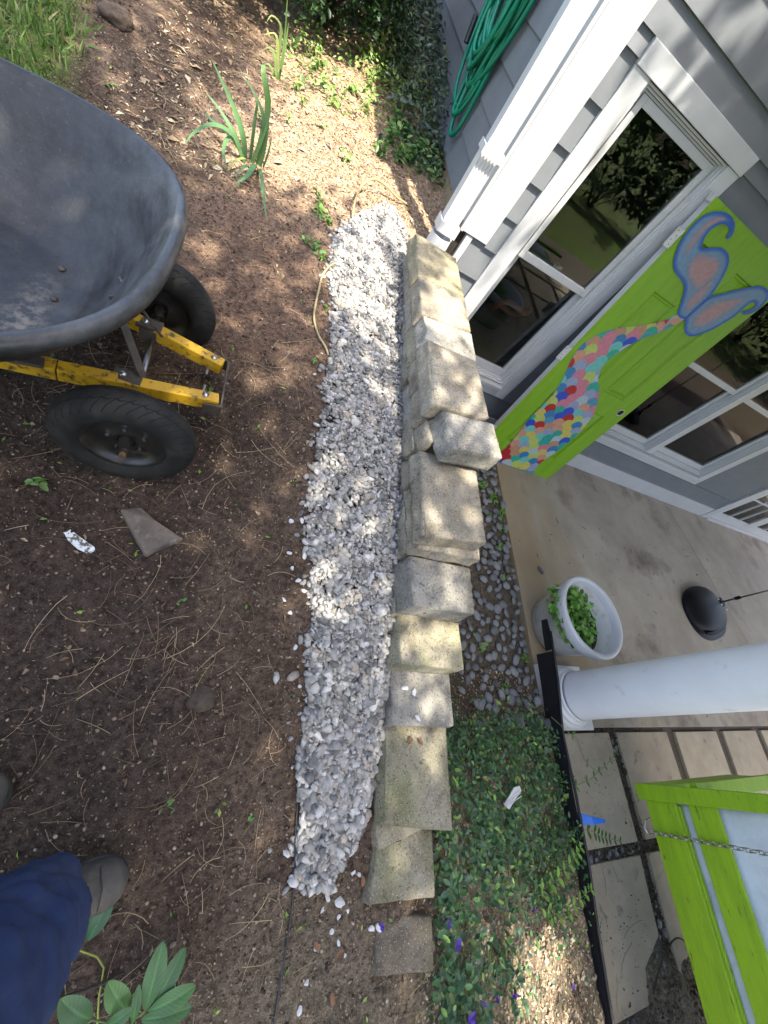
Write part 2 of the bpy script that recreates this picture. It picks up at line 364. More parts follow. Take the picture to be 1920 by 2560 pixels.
M['leaf'] = attr_mat('leaf', rough=.45, spec=.45, trans=.22, noise_amt=0)
M['leaf_far'] = attr_mat('tree_leaf', rough=.6, spec=.3, noise_amt=0)
M['gravel'] = attr_mat('gravel', rough=.8, spec=.3, noise_amt=.22, nscale=70, bump=.3)
M['litter'] = attr_mat('litter', rough=.9, spec=.2, noise_amt=0)
M['bark'] = mat('bark', (.10, .075, .055), (.06, .045, .033), rough=.95, scale=6, stretch=(4, 4, .7), bump=.8, bscale=20, bdist=.03)
M['pot'] = mat('pot_plastic', (.60, .60, .57), (.50, .49, .45), rough=.5, scale=5, c3=(.27, .235, .18), sc3=9, lo3=.5, hi3=.75)
M['found'] = mat('foundation', (.33, .25, .14), (.22, .17, .10), rough=.95, scale=14, bump=.6, bscale=50)
M['blue'] = mat('blue_tape', (.012, .13, .55), (.01, .11, .48), rough=.4, scale=20)
M['paint'] = attr_mat('tail_paint', rough=.4, spec=.5, noise_amt=.10, nscale=45)
M['scrap'] = mat('flaked_white_plastic', (.72, .76, .76), (.66, .70, .70), rough=.6, scale=10, c3=(.10, .09, .08), sc3=55, lo3=.52, hi3=.58)
M['orange'] = mat('orange_plastic', (.30, .055, .012), (.27, .05, .012), rough=.5)

# ================================================================ SETTING
# ---------------------------------------------------------------- ground sheet
def axis(lo, hi, d, far0, far1):
    a = list(np.arange(lo, hi+1e-6, d)); s = d; x = lo
    while x > far0: s *= 1.25; x -= s; a.insert(0, x)
    s = d; x = hi
    while x < far1: s *= 1.25; x += s; a.append(x)
    return np.array(a)
gx_ = axis(-1.6, 2.3, .018, -70, 70); gy_ = axis(-1.5, 4.4, .018, -70, 70)
XX, YY = np.meshgrid(gx_, gy_); ZZ = ground(XX, YY)
def vnoise(X, Y, s, seed=0, oct_=4):
    out = np.zeros(X.shape); amp = 1; tot = 0; rs = np.random.RandomState(seed)
    for o in range(oct_):
        T = rs.uniform(-1, 1, (64, 64)); x = X*s+o*17.3; y = Y*s+o*9.1
        xi = np.floor(x).astype(int); yi = np.floor(y).astype(int); fx = x-xi; fy = y-yi
        fx = fx*fx*(3-2*fx); fy = fy*fy*(3-2*fy)
        a = T[xi % 64, yi % 64]; b = T[(xi+1) % 64, yi % 64]; c = T[xi % 64, (yi+1) % 64]; d = T[(xi+1) % 64, (yi+1) % 64]
        out += amp*((a*(1-fx)+b*fx)*(1-fy)+(c*(1-fx)+d*fx)*fy); tot += amp; amp *= .55; s *= 2.03
    return out/tot
near = ss(6, 3, np.abs(XX))*ss(8, 5, np.abs(YY))
ZZ = ZZ+near*(.022*vnoise(XX, YY, 3.1, 1)+.010*vnoise(XX, YY, 14, 2)+.009*vnoise(XX, YY, 34, 3, 3))
def bump_h(x, y):
    x = np.asarray(x, float); y = np.asarray(y, float)
    return .022*vnoise(x, y, 3.1, 1)+.010*vnoise(x, y, 14, 2)+.009*vnoise(x, y, 34, 3, 3)
def gsurf(x, y): return ground(x, y)+bump_h(x, y)
def gs(x, y): return float(gsurf(np.array([x]), np.array([y]))[0])
n1 = vnoise(XX, YY, 2.2, 5); n2 = vnoise(XX, YY, 9, 6); n3 = vnoise(XX, YY, 30, 7)
def lerp3(a, b, t): return np.array(a)[None, None]*(1-t[..., None])+b*t[..., None] if isinstance(b, np.ndarray) else np.array(a)[None, None]*(1-t[..., None])+np.array(b)[None, None]*t[..., None]
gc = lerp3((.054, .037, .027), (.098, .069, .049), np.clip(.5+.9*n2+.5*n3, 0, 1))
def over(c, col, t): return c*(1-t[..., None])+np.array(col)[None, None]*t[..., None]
gc = over(gc, (.030, .023, .019), ss(.40, -.10, XX+.25*n1)*ss(1.7, 1.2, YY+.3*n1)*.75)  # shade painted in: soil colour darkened on the near left
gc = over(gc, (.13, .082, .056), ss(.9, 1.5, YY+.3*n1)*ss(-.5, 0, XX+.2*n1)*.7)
gc = over(gc, (.29, .20, .13), ss(1.9, 2.6, YY+.3*n1)*ss(-.6, -.1, XX+.2*n1)*.85)  # dry tan slope, with sunlight painted in as a paler colour
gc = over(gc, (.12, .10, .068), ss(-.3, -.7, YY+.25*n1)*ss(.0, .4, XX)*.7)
lawn = np.maximum(ss(.05, -.10, XX+.85+.22*(YY-2.5)+.10*n1+.06*n2)*ss(1.7, 2.0, YY), ss(-2.6, -3.4, YY+.4*n1))
lawn = np.maximum(lawn, ss(-2.2, -3, XX+.3*n1))
gc = over(gc, (.075, .12, .025), lawn*np.clip(.75+.4*n2, 0, 1))
mul = ss(1.0, 1.2, XX)*ss(2.3, 2.2, XX)*ss(.3, -.2, YY)*ss(-2.5, -2, YY)
gc = over(gc, (.20, .155, .105), mul*np.clip(.55+.8*n2+.5*n1, 0, 1))
peb = ss(1.2, 1.4, XX)*ss(2.35, 2.25, XX)*ss(-.1, .3, YY)*ss(2.5, 2.4, YY)
gc = over(gc, (.085, .070, .052), peb)
ny, nx = XX.shape; ii = np.arange(ny*nx).reshape(ny, nx)
GF = np.stack([ii[:-1, :-1], ii[:-1, 1:], ii[1:, 1:], ii[1:, :-1]], -1).reshape(-1, 4)
M['soil'] = attr_mat('soil', rough=.95, spec=.15, noise_amt=.5, nscale=60, bump=.9)
t_ = M['soil'].node_tree; N_ = t_.nodes; vm_ = [n for n in N_ if n.type == 'VECT_MATH'][0]
nz_ = N_.new('ShaderNodeTexNoise'); nz_.inputs['Scale'].default_value = 260; nz_.inputs['Detail'].default_value = 4; nz_.inputs['Roughness'].default_value = .7
t_.links.new([n for n in N_ if n.type == 'TEX_COORD'][0].outputs['Object'], nz_.inputs['Vector'])
mr_ = N_.new('ShaderNodeMapRange'); mr_.inputs[1].default_value = .35; mr_.inputs[2].default_value = .65; mr_.inputs[3].default_value = .45; mr_.inputs[4].default_value = 1.6; t_.links.new(nz_.outputs[0], mr_.inputs[0])
v2_ = N_.new('ShaderNodeVectorMath'); v2_.operation = 'SCALE'; t_.links.new(vm_.outputs[0], v2_.inputs[0]); t_.links.new(mr_.outputs[0], v2_.inputs['Scale']); t_.links.new(v2_.outputs[0], N_['Principled BSDF'].inputs['Base Color'])
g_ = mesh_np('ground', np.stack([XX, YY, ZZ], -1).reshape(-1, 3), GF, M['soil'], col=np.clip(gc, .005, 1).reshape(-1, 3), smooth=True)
tag(g_, kind='structure')

# ---------------------------------------------------------------- patio slab and pavers
jx = lambda y: 5.02+(2.43-y)*.33
mb = MB(); mb.prism([(2.28, .03, -.12), (jx(.03)-.004, .03, -.12), (jx(2.43)-.004, 2.44, -.12), (2.28, 2.44, -.12)], [(2.28, .03, 0), (jx(.03)-.004, .03, 0), (jx(2.43)-.004, 2.44, 0), (2.28, 2.44, 0)])
t_ = M['concrete'].node_tree; N_ = t_.nodes; pb_ = N_['Principled BSDF']; src = pb_.inputs['Base Color'].links[0].from_socket
tc_n = [n for n in N_ if n.type == 'TEX_COORD'][0]; mp_ = N_.new('ShaderNodeMapping'); mp_.inputs['Scale'].default_value = (2.2, .7, 1); mp_.inputs['Rotation'].default_value = (0, 0, .35); t_.links.new(tc_n.outputs['Object'], mp_.inputs[0])
nz_ = N_.new('ShaderNodeTexNoise'); nz_.inputs['Scale'].default_value = 2.4; nz_.inputs['Detail'].default_value = 7; t_.links.new(mp_.outputs[0], nz_.inputs['Vector'])
sp_n = N_.new('ShaderNodeSeparateXYZ'); t_.links.new(tc_n.outputs['Object'], sp_n.inputs[0])
gr_ = N_.new('ShaderNodeMapRange'); gr_.inputs[1].default_value = 3.3; gr_.inputs[2].default_value = 2.2; t_.links.new(sp_n.outputs[0], gr_.inputs[0])
ad_ = N_.new('ShaderNodeMath'); ad_.operation = 'MULTIPLY_ADD'; ad_.inputs[1].default_value = .55; t_.links.new(gr_.outputs[0], ad_.inputs[0]); t_.links.new(nz_.outputs[0], ad_.inputs[2])
mr_ = N_.new('ShaderNodeMapRange'); mr_.inputs[1].default_value = .55; mr_.inputs[2].default_value = 1.0; mr_.inputs[4].default_value = .8; t_.links.new(ad_.outputs[0], mr_.inputs[0])
mx_ = N_.new('ShaderNodeMix'); mx_.data_type = 'RGBA'; mx_.inputs[7].default_value = (.30, .215, .115, 1); t_.links.new(mr_.outputs[0], mx_.inputs[0]); t_.links.new(src, mx_.inputs[6]); t_.links.new(mx_.outputs[2], pb_.inputs['Base Color'])
patio = empty('patio', (0, 0, 0)); tag(patio, kind='structure')
mb.build('slab', M['concrete'], patio, bevel=.004)
mb = MB(); mb.prism([(jx(.03)+.004, .03, -.12), (9, .03, -.12), (9, 2.44, -.12), (jx(2.43)+.004, 2.44, -.12)], [(jx(.03)+.004, .03, 0), (9, .03, 0), (9, 2.44, 0), (jx(2.43)+.004, 2.44, 0)])
mb.build('slab', M['concrete'], patio, bevel=.004)
pv = empty('paved_path'); tag(pv, kind='structure')
mb = MB(); mb.box(2.22, 9, -4, .03, -.2, -.028); tag(mb.build('joint_soil', mat('dark_joint', (.075, .060, .046), (.12, .096, .072), rough=.95, scale=60, bump=.8, bscale=120), pv))
def paver(pts, dz=0):
    m_ = MB(); m_.prism([(x, y, -.05) for x, y in pts], [(x, y, dz+rnd.uniform(-.004, .003)*0) for x, y in pts]); return m_.build('paver', M['paver'], pv, bevel=.005)
paver([(2.40, -.595), (2.905, -.60), (2.885, .0), (2.405, -.002)], -.004)
paver([(2.99, -.60), (3.585, -.60), (3.575, -.002), (2.975, .0)], -.006)
paver([(3.675, -.60), (4.27, -.60), (4.28, -.004), (3.685, -.004)], -.005)
paver([(4.36, -.60), (4.95, -.60), (4.955, -.004), (4.39, -.004)], -.007)
paver([(5.04, -.60), (5.65, -.60), (5.65, -.004), (5.05, -.004)], -.005)
paver([(2.33, -1.26), (2.66, -1.25), (2.70, -1.12), (2.88, -1.02), (2.893, -.665), (2.385, -.66)], -.006)
for i in range(4): paver([(2.975+.685*i, -1.26), (3.575+.685*i, -1.26), (3.57+.685*i, -.665), (2.975+.685*i, -.665)], -.006)
for i in range(5): paver([(2.33+.66*i, -1.93), (2.90+.66*i, -1.93), (2.90+.66*i, -1.34), (2.33+.66*i, -1.34)], -.008)

dx_, dy_ = np.meshgrid(np.linspace(2.5, 3.5, 64), np.linspace(-2.1, -.95, 72))
dm_ = ss(-1.02, -1.30, dy_+.10*vnoise(dx_, dy_, 5, 71)+.05*vnoise(dx_, dy_, 16, 72))*ss(2.52, 2.80, dx_+.12*vnoise(dx_, dy_, 5, 73)+.04*vnoise(dx_, dy_, 18, 74))
dz_ = -.035+.050*dm_+.010*dm_*vnoise(dx_, dy_, 14, 75)+.006*dm_*vnoise(dx_, dy_, 40, 76)
di = np.arange(dx_.size).reshape(dx_.shape); dF = np.stack([di[:-1, :-1], di[:-1, 1:], di[1:, 1:], di[1:, :-1]], -1).reshape(-1, 4)
dC = np.clip(np.array((.15, .12, .088))[None]*(1+.5*vnoise(dx_, dy_, 20, 77).ravel()[:, None]), 0, 1)
tag(mesh_np('soil_drift', np.stack([dx_, dy_, dz_], -1).reshape(-1, 3), dF, M['soil'], col=dC, smooth=True), kind='structure')

# ---------------------------------------------------------------- house
Yw = 2.432; YS = 2.452; ZT = 3.25
house = tag(empty('house', (1, Yw, 0)), 'grey lap-sided house with white trim and downspout corner', 'house')
hp = Vector((1, Yw, 0))
def H(mb_, name, m, bevel=0, smooth=False, parent=None):
    mb_.v = [(x-hp.x, y-hp.y, z-hp.z) for x, y, z in mb_.v]
    return mb_.build(name, m, parent or house, smooth=smooth, bevel=bevel)
LAP0, LAP = 1.08, .1745
def board_front(x0, x1, z0, z1):
    a = .018; b = .002
    m_ = MB(); m_.prism([(x0, YS-a, z0), (x1, YS-a, z0), (x1, YS+.02, z0), (x0, YS+.02, z0)], [(x0, YS-b, z1), (x1, YS-b, z1), (x1, YS+.02, z1), (x0, YS+.02, z1)])
    H(m_, 'siding_board', M['siding'])
W1 = (1.22, 2.054, .395, 2.196); W2 = (2.82, 4.922, .391, 2.196)
ks = range(-6, 13)
for k in ks:
    z0 = LAP0+k*LAP; z1 = z0+LAP+.004
    zc = (z0+z1)/2
    if z1 < .18: continue
    z0 = max(z0, .181)
    xl = 1.133 if zc > 1.26 else 1.05
    def segs():
        if z0 > 2.19 or z1 < .39: return [(xl, 5.78)]
        return [(xl, W1[0]), (W1[1], W2[0]), (W2[1], 5.78)]
    if z0 < 2.19 < z1: # course cut by the window heads: notch by two pieces
        for a_, b_ in [(xl, W1[0]), (W1[1], W2[0]), (W2[1], 5.78)]: board_front(a_, b_, z0, 2.196)
        board_front(xl, 5.78, 2.1965, z1)
        continue
    if z0 < .39 < z1:
        board_front(xl, 5.78, z0, .39)
        for a_, b_ in segs() if z1 > .4 else []: board_front(a_, b_, .3905, z1)
        continue
    for a_, b_ in segs(): board_front(a_, b_, z0, z1)
for k in range(1, 13):
    z0 = LAP0+k*LAP; z1 = z0+LAP+.004
    if k == 1: z0 = 1.262
    m_ = MB(); m_.prism([(.972-.016, 2.475, z0), (.995, 2.475, z0), (.995, 8, z0), (.972-.016, 8, z0)], [(.972-.004, 2.475, z1), (.995, 2.475, z1), (.995, 8, z1), (.972-.004, 8, z1)])
    H(m_, 'siding_board', M['siding'])
m_ = MB(); m_.box(.972, 1.133, Yw, YS+.02, 1.268, ZT); H(m_, 'corner_trim', M['white'], .003)
m_ = MB(); m_.box(.952, .9715, Yw+.001, 2.552, 1.262, ZT); H(m_, 'corner_trim', M['white'], .003)
m_ = MB(); m_.box(1.005, 1.047, Yw+.006, YS+.02, .60, 1.262); H(m_, 'corner_bead', M['white'], .002)
m_ = MB(); m_.box(2.0, 5.78, Yw-.004, YS+.02, .002, .180); m_.box(1.05, 1.995, Yw+.002, YS+.02, .002, .180); H(m_, 'baseboard', M['white'], .003)
m_ = MB(); m_.box(1.02, 9, YS+.021, YS+.06, -.1, ZT)
# front sheathing is cut by the openings, so it is made of pieces
m_ = MB()
for (x0, x1, z0, z1) in [(1.02, 1.30, -.1, ZT), (1.30, 1.98, -.1, .45), (1.30, 1.98, 2.13, ZT), (1.98, 2.90, -.1, ZT), (2.90, 4.84, -.1, .45), (2.90, 4.84, 2.13, ZT), (4.84, 5.86, -.1, ZT), (5.86, 8.2, 2.13, ZT)]: m_.box(x0, x1, YS+.021, YS+.09, z0, z1)
H(m_, 'wall_sheathing', M['dark'])
m_ = MB(); m_.box(.998, 1.018, YS+.021, 8, 1.0, ZT); H(m_, 'wall_sheathing', M['dark'])
m_ = MB(); m_.box(.985, 1.0, YS+.05, 8, .2, 1.262); H(m_, 'foundation', M['found'], .004)
# near-black box painted as the shadowed hole under the corner trim
m_ = MB(); m_.box(.93, 1.004, Yw+.03, YS+.045, .3, 1.30); H(m_, 'corner_recess', mat('recess_shade', (.018, .015, .013), (.05, .04, .03), rough=.95, scale=10, stretch=(20, 20, 2), bump=.8, bscale=20))
# room behind the windows
m_ = MB()
for b_ in [(1.0, 8.2, 2.6, 6.5, -.02, 0.0), (1.0, 8.2, 2.6, 6.5, 2.6, 2.62), (1.02, 1.04, 2.6, 6.5, 0, 2.6), (8.18, 8.2, 2.6, 6.5, 0, 2.6), (1.0, 8.2, 6.48, 6.5, 0, 2.6)]: m_.box(*b_)
H(m_, 'room_lining', mat('dim_room', (.014, .014, .015), (.010, .010, .011), rough=.9))
# eaves and main roof
m_ = MB(); m_.box(.86, 9.2, 2.20, 8.2, ZT+.001, ZT+.16); H(m_, 'roof_eave', M['white'])
m_ = MB(); m_.prism([(.80, 2.14, ZT+.162), (9.2, 2.14, ZT+.162), (9.2, 8.2, ZT+.162), (.80, 8.2, ZT+.162)], [(.80, 4.8, ZT+1.4), (9.2, 4.8, ZT+1.4), (9.2, 5.6, ZT+1.4), (.80, 5.6, ZT+1.4)])
H(m_, 'roof', mat('shingle', (.10, .10, .10), (.06, .06, .06), rough=.95, scale=30))
# porch roof carried by the column
m_ = MB(); m_.box(2.0, 9.0, -1.75, 2.19, 2.80, 2.98); H(m_, 'porch_roof', M['white'])

def window(x0, x1, z0, z1, units):
    wx = (x0+x1)/2
    W = empty('window', Vector(((x0+x1)/2, Yw, z0))-hp, house); off = Vector((wx, Yw, z0))
    def P(mb_, name, m, bevel=0):
        mb_.v = [(x-off.x, y-off.y, z-off.z) for x, y, z in mb_.v]; return mb_.build(name, m, W, bevel=bevel)
    cw = .097; zi0 = z0+.105; zi1 = z1-.085
    m_ = MB(); m_.box(x0-.001, x1+.001, Yw-.008, YS+.02, zi1+.001, z1); P(m_, 'head_casing', M['white'], .003)
    m_ = MB(); m_.box(x0, x0+cw, Yw-.002, YS+.02, z0, zi1); P(m_, 'side_casing', M['white'], .003)
    m_ = MB(); m_.box(x1-cw, x1, Yw-.002, YS+.02, z0, zi1); P(m_, 'side_casing', M['white'], .003)
    m_ = MB(); m_.box(x0+cw+.001, x1-cw-.001, Yw-.0015, YS+.02, z0, zi0-.03); P(m_, 'bottom_casing', M['white'], .003)
    m_ = MB(); m_.prism([(x0+cw-.0, Yw-.02, zi0-.029), (x1-cw, Yw-.02, zi0-.029), (x1-cw, YS+.09, zi0-.029), (x0+cw, YS+.09, zi0-.029)], [(x0+cw, Yw-.02, zi0-.006), (x1-cw, Yw-.02, zi0-.006), (x1-cw, YS+.09, zi0+.006), (x0+cw, YS+.09, zi0+.006)]); P(m_, 'sill', M['white_vinyl'], .002)
    a, b = x0+cw+.001, x1-cw-.001; uw = (b-a-(units-1)*.085)/units
    for u in range(units):
        l = a+u*(uw+.085); r = l+uw; f = .022
        if u: # mullion between the two units
            m_ = MB(); m_.box(l-.083, l-.002, Yw+.0, YS+.09, zi0+.008, zi1-.001); P(m_, 'mullion', M['white_vinyl'], .004)
        # vinyl frame: nested steps
        m_ = MB()
        for d, y0 in ((0, .012), (.011, .026), (.022, .042)):
            for q in ((l+d, l+d+.0105, zi0+.007, zi1-.002), (r-d-.0105, r-d, zi0+.007, zi1-.002)): m_.box(q[0], q[1], Yw+y0, YS+.088, q[2], q[3])
            m_.box(l+d+.011, r-d-.011, Yw+y0+.001, YS+.088, zi1-.012-d, zi1-.003-d)
            m_.box(l+d+.011, r-d-.011, Yw+y0+.001, YS+.088, zi0+.008+d*.7, zi0+.017+d*.7)
        P(m_, 'window_frame', M['white_vinyl'])
        l2, r2 = l+.034, r-.034; zm = 1.322; st = .034
        zb, zt = zi0+.034, zi1-.036
        def sash(y, za, zb_, nm, bot):
            m2 = MB(); m2.box(l2, l2+st, y, y+.026, za, zb_); m2.box(r2-st, r2, y, y+.026, za, zb_)
            m2.box(l2+st+.0005, r2-st-.0005, y, y+.026, za, za+bot); m2.box(l2+st+.0005, r2-st-.0005, y, y+.026, zb_-.036, zb_); P(m2, nm, M['white_vinyl'], .003)
            m2 = MB(); m2.box(l2+st, r2-st, y+.012, y+.016, za+bot, zb_-.036); P(m2, 'pane', M['glass'])
        sash(YS+.012, zm-.022, zt, 'upper_sash', .044)
        sash(YS+.046, zb, zm+.02, 'lower_sash', .062)
        m2 = MB(); m2.box((l2+r2)/2-.028, (l2+r2)/2+.028, YS+.040, YS+.062, zm+.021, zm+.032); m2.box((l2+r2)/2-.008, (l2+r2)/2+.03, YS+.034, YS+.05, zm+.0325, zm+.044); P(m2, 'sash_lock', M['white_vinyl'], .002)
    return W
window(*W1, 1); window(*W2, 2)
# glazed patio door at the right
D_ = empty('patio_door', Vector((5.8, Yw, 0))-hp, house)
def PD(mb_, name, m, bevel=0):
    mb_.v = [(x-5.8, y-Yw, z) for x, y, z in mb_.v]; return mb_.build(name, m, D_, bevel=bevel)
m_ = MB(); m_.box(5.782, 5.90, Yw-.012, YS+.02, .002, 2.2); m_.box(7.7, 7.82, Yw-.012, YS+.02, .002, 2.2); m_.box(5.901, 7.699, Yw-.012, YS+.02, 2.08, 2.2); PD(m_, 'door_casing', M['white'], .003)
m_ = MB(); m_.box(5.901, 7.699, Yw-.03, YS+.06, .002, .03); PD(m_, 'threshold', M['white_vinyl'], .003)
for k in range(2):
    a = 5.905+k*.9; b = a+.892
    m_ = MB(); m_.box(a, a+.085, Yw+.01, Yw+.05, .035, 2.075); m_.box(b-.085, b, Yw+.01, Yw+.05, .035, 2.075); m_.box(a+.086, b-.086, Yw+.01, Yw+.05, .035, .15); m_.box(a+.086, b-.086, Yw+.01, Yw+.05, 1.97, 2.075); PD(m_, 'door_leaf', M['white_vinyl'], .003)
    for j in range(1, 3):
        m_ = MB(); x = a+.085+(b-a-.17)*j/3; m_.box(x-.009, x+.009, Yw+.016, Yw+.044, .151, 1.969); PD(m_, 'muntin', M['white_vinyl'])
    for j in range(1, 5):
        m_ = MB(); z = .15+1.82*j/5; m_.box(a+.086, b-.086, Yw+.018, Yw+.042, z-.009, z+.009); PD(m_, 'muntin', M['white_vinyl'])
    m_ = MB(); m_.box(a+.086, b-.086, Yw+.028, Yw+.032, .151, 1.969); PD(m_, 'pane', M['glass'])

# ---------------------------------------------------------------- downspout
ds = tag(empty('downspout', (.865, 2.385, 1.1)), 'white corrugated downspout strapped to the house corner', 'downspout')
o3 = Vector((.865, 2.385, 1.1))
def DS(mb_, name, m, bevel=0, smooth=False):
    mb_.v = [(x-o3.x, y-o3.y, z-o3.z) for x, y, z in mb_.v]; return mb_.build(name, m, ds, bevel=bevel, smooth=smooth)
m_ = MB(); n_ = 5; pts = []
prof = [(.815, 2.425), (.815, 2.36)]
for i in range(1, 2*n_): prof.append((.815+.092*i/(2*n_), 2.36+(.005 if i % 2 else 0)))
prof += [(.907, 2.36), (.907, 2.425)]
m_.prism([(x, y, 1.255) for x, y in prof], [(x, y, ZT-.02) for x, y in prof]); DS(m_, 'pipe', M['white_vinyl'], .0)
def strap(z, h):
    m2 = MB(); t = .006
    m2.box(.808-t, .808, 2.345, 2.43, z, z+h); m2.box(.914, .914+t, 2.345, 2.43, z, z+h); m2.box(.808-t, .914+t, 2.345-t, 2.3448, z, z+h)
    DS(m2, 'strap', M['white_vinyl'], .001)
strap(1.60, .035); strap(1.235, .055)
m_ = MB(); m_.lathe([(.062, .95), (.062, 1.215), (.056, 1.215), (.056, 1.0)], 28, (.861, 2.385, 0)); DS(m_, 'drain_pipe', M['white_vinyl'], smooth=False)
# ---------------------------------------------------------------- garden hose on the side wall
hs = tag(empty('garden_hose', (.88, 3.4, 1.3)), 'bright green garden hose hung in loops on grey siding', 'hose')
oh = Vector((.88, 3.4, 1.3))
loops = []
r2 = random.Random(3)
for i in range(14):
    f = i/10
    yc = 3.56+r2.uniform(-.06, .06); wdt = .16+.19*r2.random(); zb = 1.36+.36*r2.random(); x = .93-.012*(i % 5)-.012*r2.random()
    zb += .07
    if i == 0: zb = 1.37; wdt = .15; yc = 3.42
    if i == 1: zb = 1.44; wdt = .24; yc = 3.52
    zt = 2.55+r2.uniform(-.04, .04); pts = []
    for k in range(64):
        a = 2*math.pi*k/64; c, s_ = math.cos(a), math.sin(a)
        e = (abs(s_)**.75)*(1 if s_ > 0 else -1)
        z = (zt+zb)/2+(zt-zb)/2*e
        wv = wdt*(1-.35*max(0, e))*(.9+.1*math.sin(3*a+i))
        pts.append((x+.012*math.sin(2*a+i*1.7)-oh.x, yc+wv*c+.05*e-oh.y, z-oh.z))
    m_ = MB(); m_.tube(pts, .0125, 8, closed=True); m_.build('hose_loop', M['hose'], hs, smooth=True)
m_ = MB(); m_.tube([(.84-oh.x, 3.76-oh.y, 1.80-oh.z), (.845-oh.x, 3.72-oh.y, 1.69-oh.z)], .017, 10); m_.build('coupling', M['black'], hs, smooth=False)
m_ = MB(); m_.box(.86-oh.x, .968-oh.x, 3.4-oh.y, 3.75-oh.y, 2.50-oh.z, 2.53-oh.z); m_.build('hook', M['bracket'], hs, bevel=.004)

# ---------------------------------------------------------------- porch column
clx, cly = 2.475, .215
M['column'] = mat('column_paint', (.80, .79, .77), (.74, .73, .71), rough=.5, scale=3, c3=(.46, .44, .40), sc3=11, lo3=.62, hi3=.8)
co = tag(empty('porch_column', (clx, cly, 0)), 'smooth round white porch column on ringed square base', 'column')
m_ = MB(); m_.box(-.205, .205, -.2, .2, .001, .045); m_.build('plinth', M['column'], co, bevel=.006)
m_ = MB(); pr = [(.0, .046), (.188, .046), (.195, .062), (.188, .078), (.176, .082), (.172, .09), (.178, .1), (.172, .112), (.162, .116), (.156, .124), (.158, .132), (.15, .145), (.0, .146)]
m_.lathe(pr, 48); m_.build('base_ring', M['column'], co, smooth=True)
m_ = MB(); m_.lathe([(0, .147), (.15, .147), (.145, .165), (.143, .3), (.138, 1.6), (.125, 2.79), (0, 2.79)], 56); m_.build('shaft', M['column'], co, smooth=True)
for o in co.children:
    if o.name.startswith(('shaft', 'base_ring')): pass
# ---------------------------------------------------------------- black plastic edging
ed = tag(empty('lawn_edging', (2.2, -.3, .1)), 'black plastic edging strip along the ivy bed and pavers', 'edging')
pts = [(.66, .205, .25), (.58, .19, .25), (.47, .18, .249), (.46, .10, .248), (.2, .085, .215), (.0, .07, .18), (-.3, .05, .185), (-.6, .03, .175), (-.86, .01, .15), (-1.2, .0, .125), (-1.6, .0, .12), (-2.0, .0, .12)]
m_ = MB()
for (ya, a0, a1), (yb, b0, b1) in zip(pts[:-1], pts[1:]):
    if abs(ya-yb) < .02: continue
    f = lambda y: 2.2+.012*math.sin(y*5)
    xa, xb = f(ya), f(yb); t = .007
    m_.prism([(xa-2.2, ya+.3, a0-.1), (xa+t-2.2, ya+.3, a0-.1), (xa+t-2.2, ya+.3, a1-.1), (xa-2.2, ya+.3, a1-.1)], [(xb-2.2, yb+.3, b0-.1), (xb+t-2.2, yb+.3, b0-.1), (xb+t-2.2, yb+.3, b1-.1), (xb-2.2, yb+.3, b1-.1)])
m_.build('strip', M['black'], ed)
m_ = MB(); m_.tube([(2.204-2.2, y_+.3, z_-.1) for y_, z_ in [(.58, .256), (.3, .235), (0, .188), (-.3, .192), (-.6, .182), (-.86, .157), (-1.2, .132), (-2, .127)]], .008, 8); m_.build('bead', M['black'], ed, smooth=True)

# ================================================================ RETAINING WALL
rw = tag(empty('retaining_wall', (.8, .9, .0)), 'stepped dry-stacked concrete block wall beside white gravel', 'wall')
ow = Vector((.8, .9, 0))
def block_mesh(name, top, z, h, m, seed, lean=.012, rough_=.004):
    """rock-faced block: top quad (far-left, far-right, near-right, near-left), subdivided and roughened"""
    bm = bmesh.new()
    c = Vector((sum(p[0] for p in top)/4, sum(p[1] for p in top)/4, 0))
    tv = [bm.verts.new((p[0]-c.x, p[1]-c.y, 0)) for p in top]
    bvs = []
    for i, p in enumerate(top):
        dx = -lean if i in (0, 3) else -.004
        bvs.append(bm.verts.new((p[0]-c.x+dx, p[1]-c.y+(-.006 if i in (2, 3) else .004), -h)))
    bm.faces.new(tv[::-1]); bm.faces.new(bvs)
    for i in range(4): bm.faces.new((tv[i], tv[(i+1) % 4], bvs[(i+1) % 4], bvs[i]))
    bmesh.ops.recalc_face_normals(bm, faces=bm.faces)
    bmesh.ops.bevel(bm, geom=list(bm.edges), offset=.0035, segments=2, affect='EDGES', profile=.5)
    bmesh.ops.subdivide_edges(bm, edges=[e for e in bm.edges if e.calc_length() > .035], cuts=6, use_grid_fill=True)
    o_ = Vector((seed*3.1, seed*1.7, seed*.9))
    for v in bm.verts:
        k = 1.8 if v.normal.x < -.6 else (1.1 if abs(v.normal.y) > .6 else .45)
        d = noise.fractal(v.co*22+o_, 1, 2, 3)*rough_*k
        if max(abs(v.normal.x), abs(v.normal.y), abs(v.normal.z)) < .93: d -= .011*max(0, noise.noise(v.co*17+o_)-.12)+.003*abs(noise.noise(v.co*60+o_))
        v.co += v.normal*d
    me = bpy.data.meshes.new(name); bm.to_mesh(me); bm.free(); me.materials.append(m)
    me.polygons.foreach_set('use_smooth', [True]*len(me.polygons))
    return me, (c.x, c.y, z)
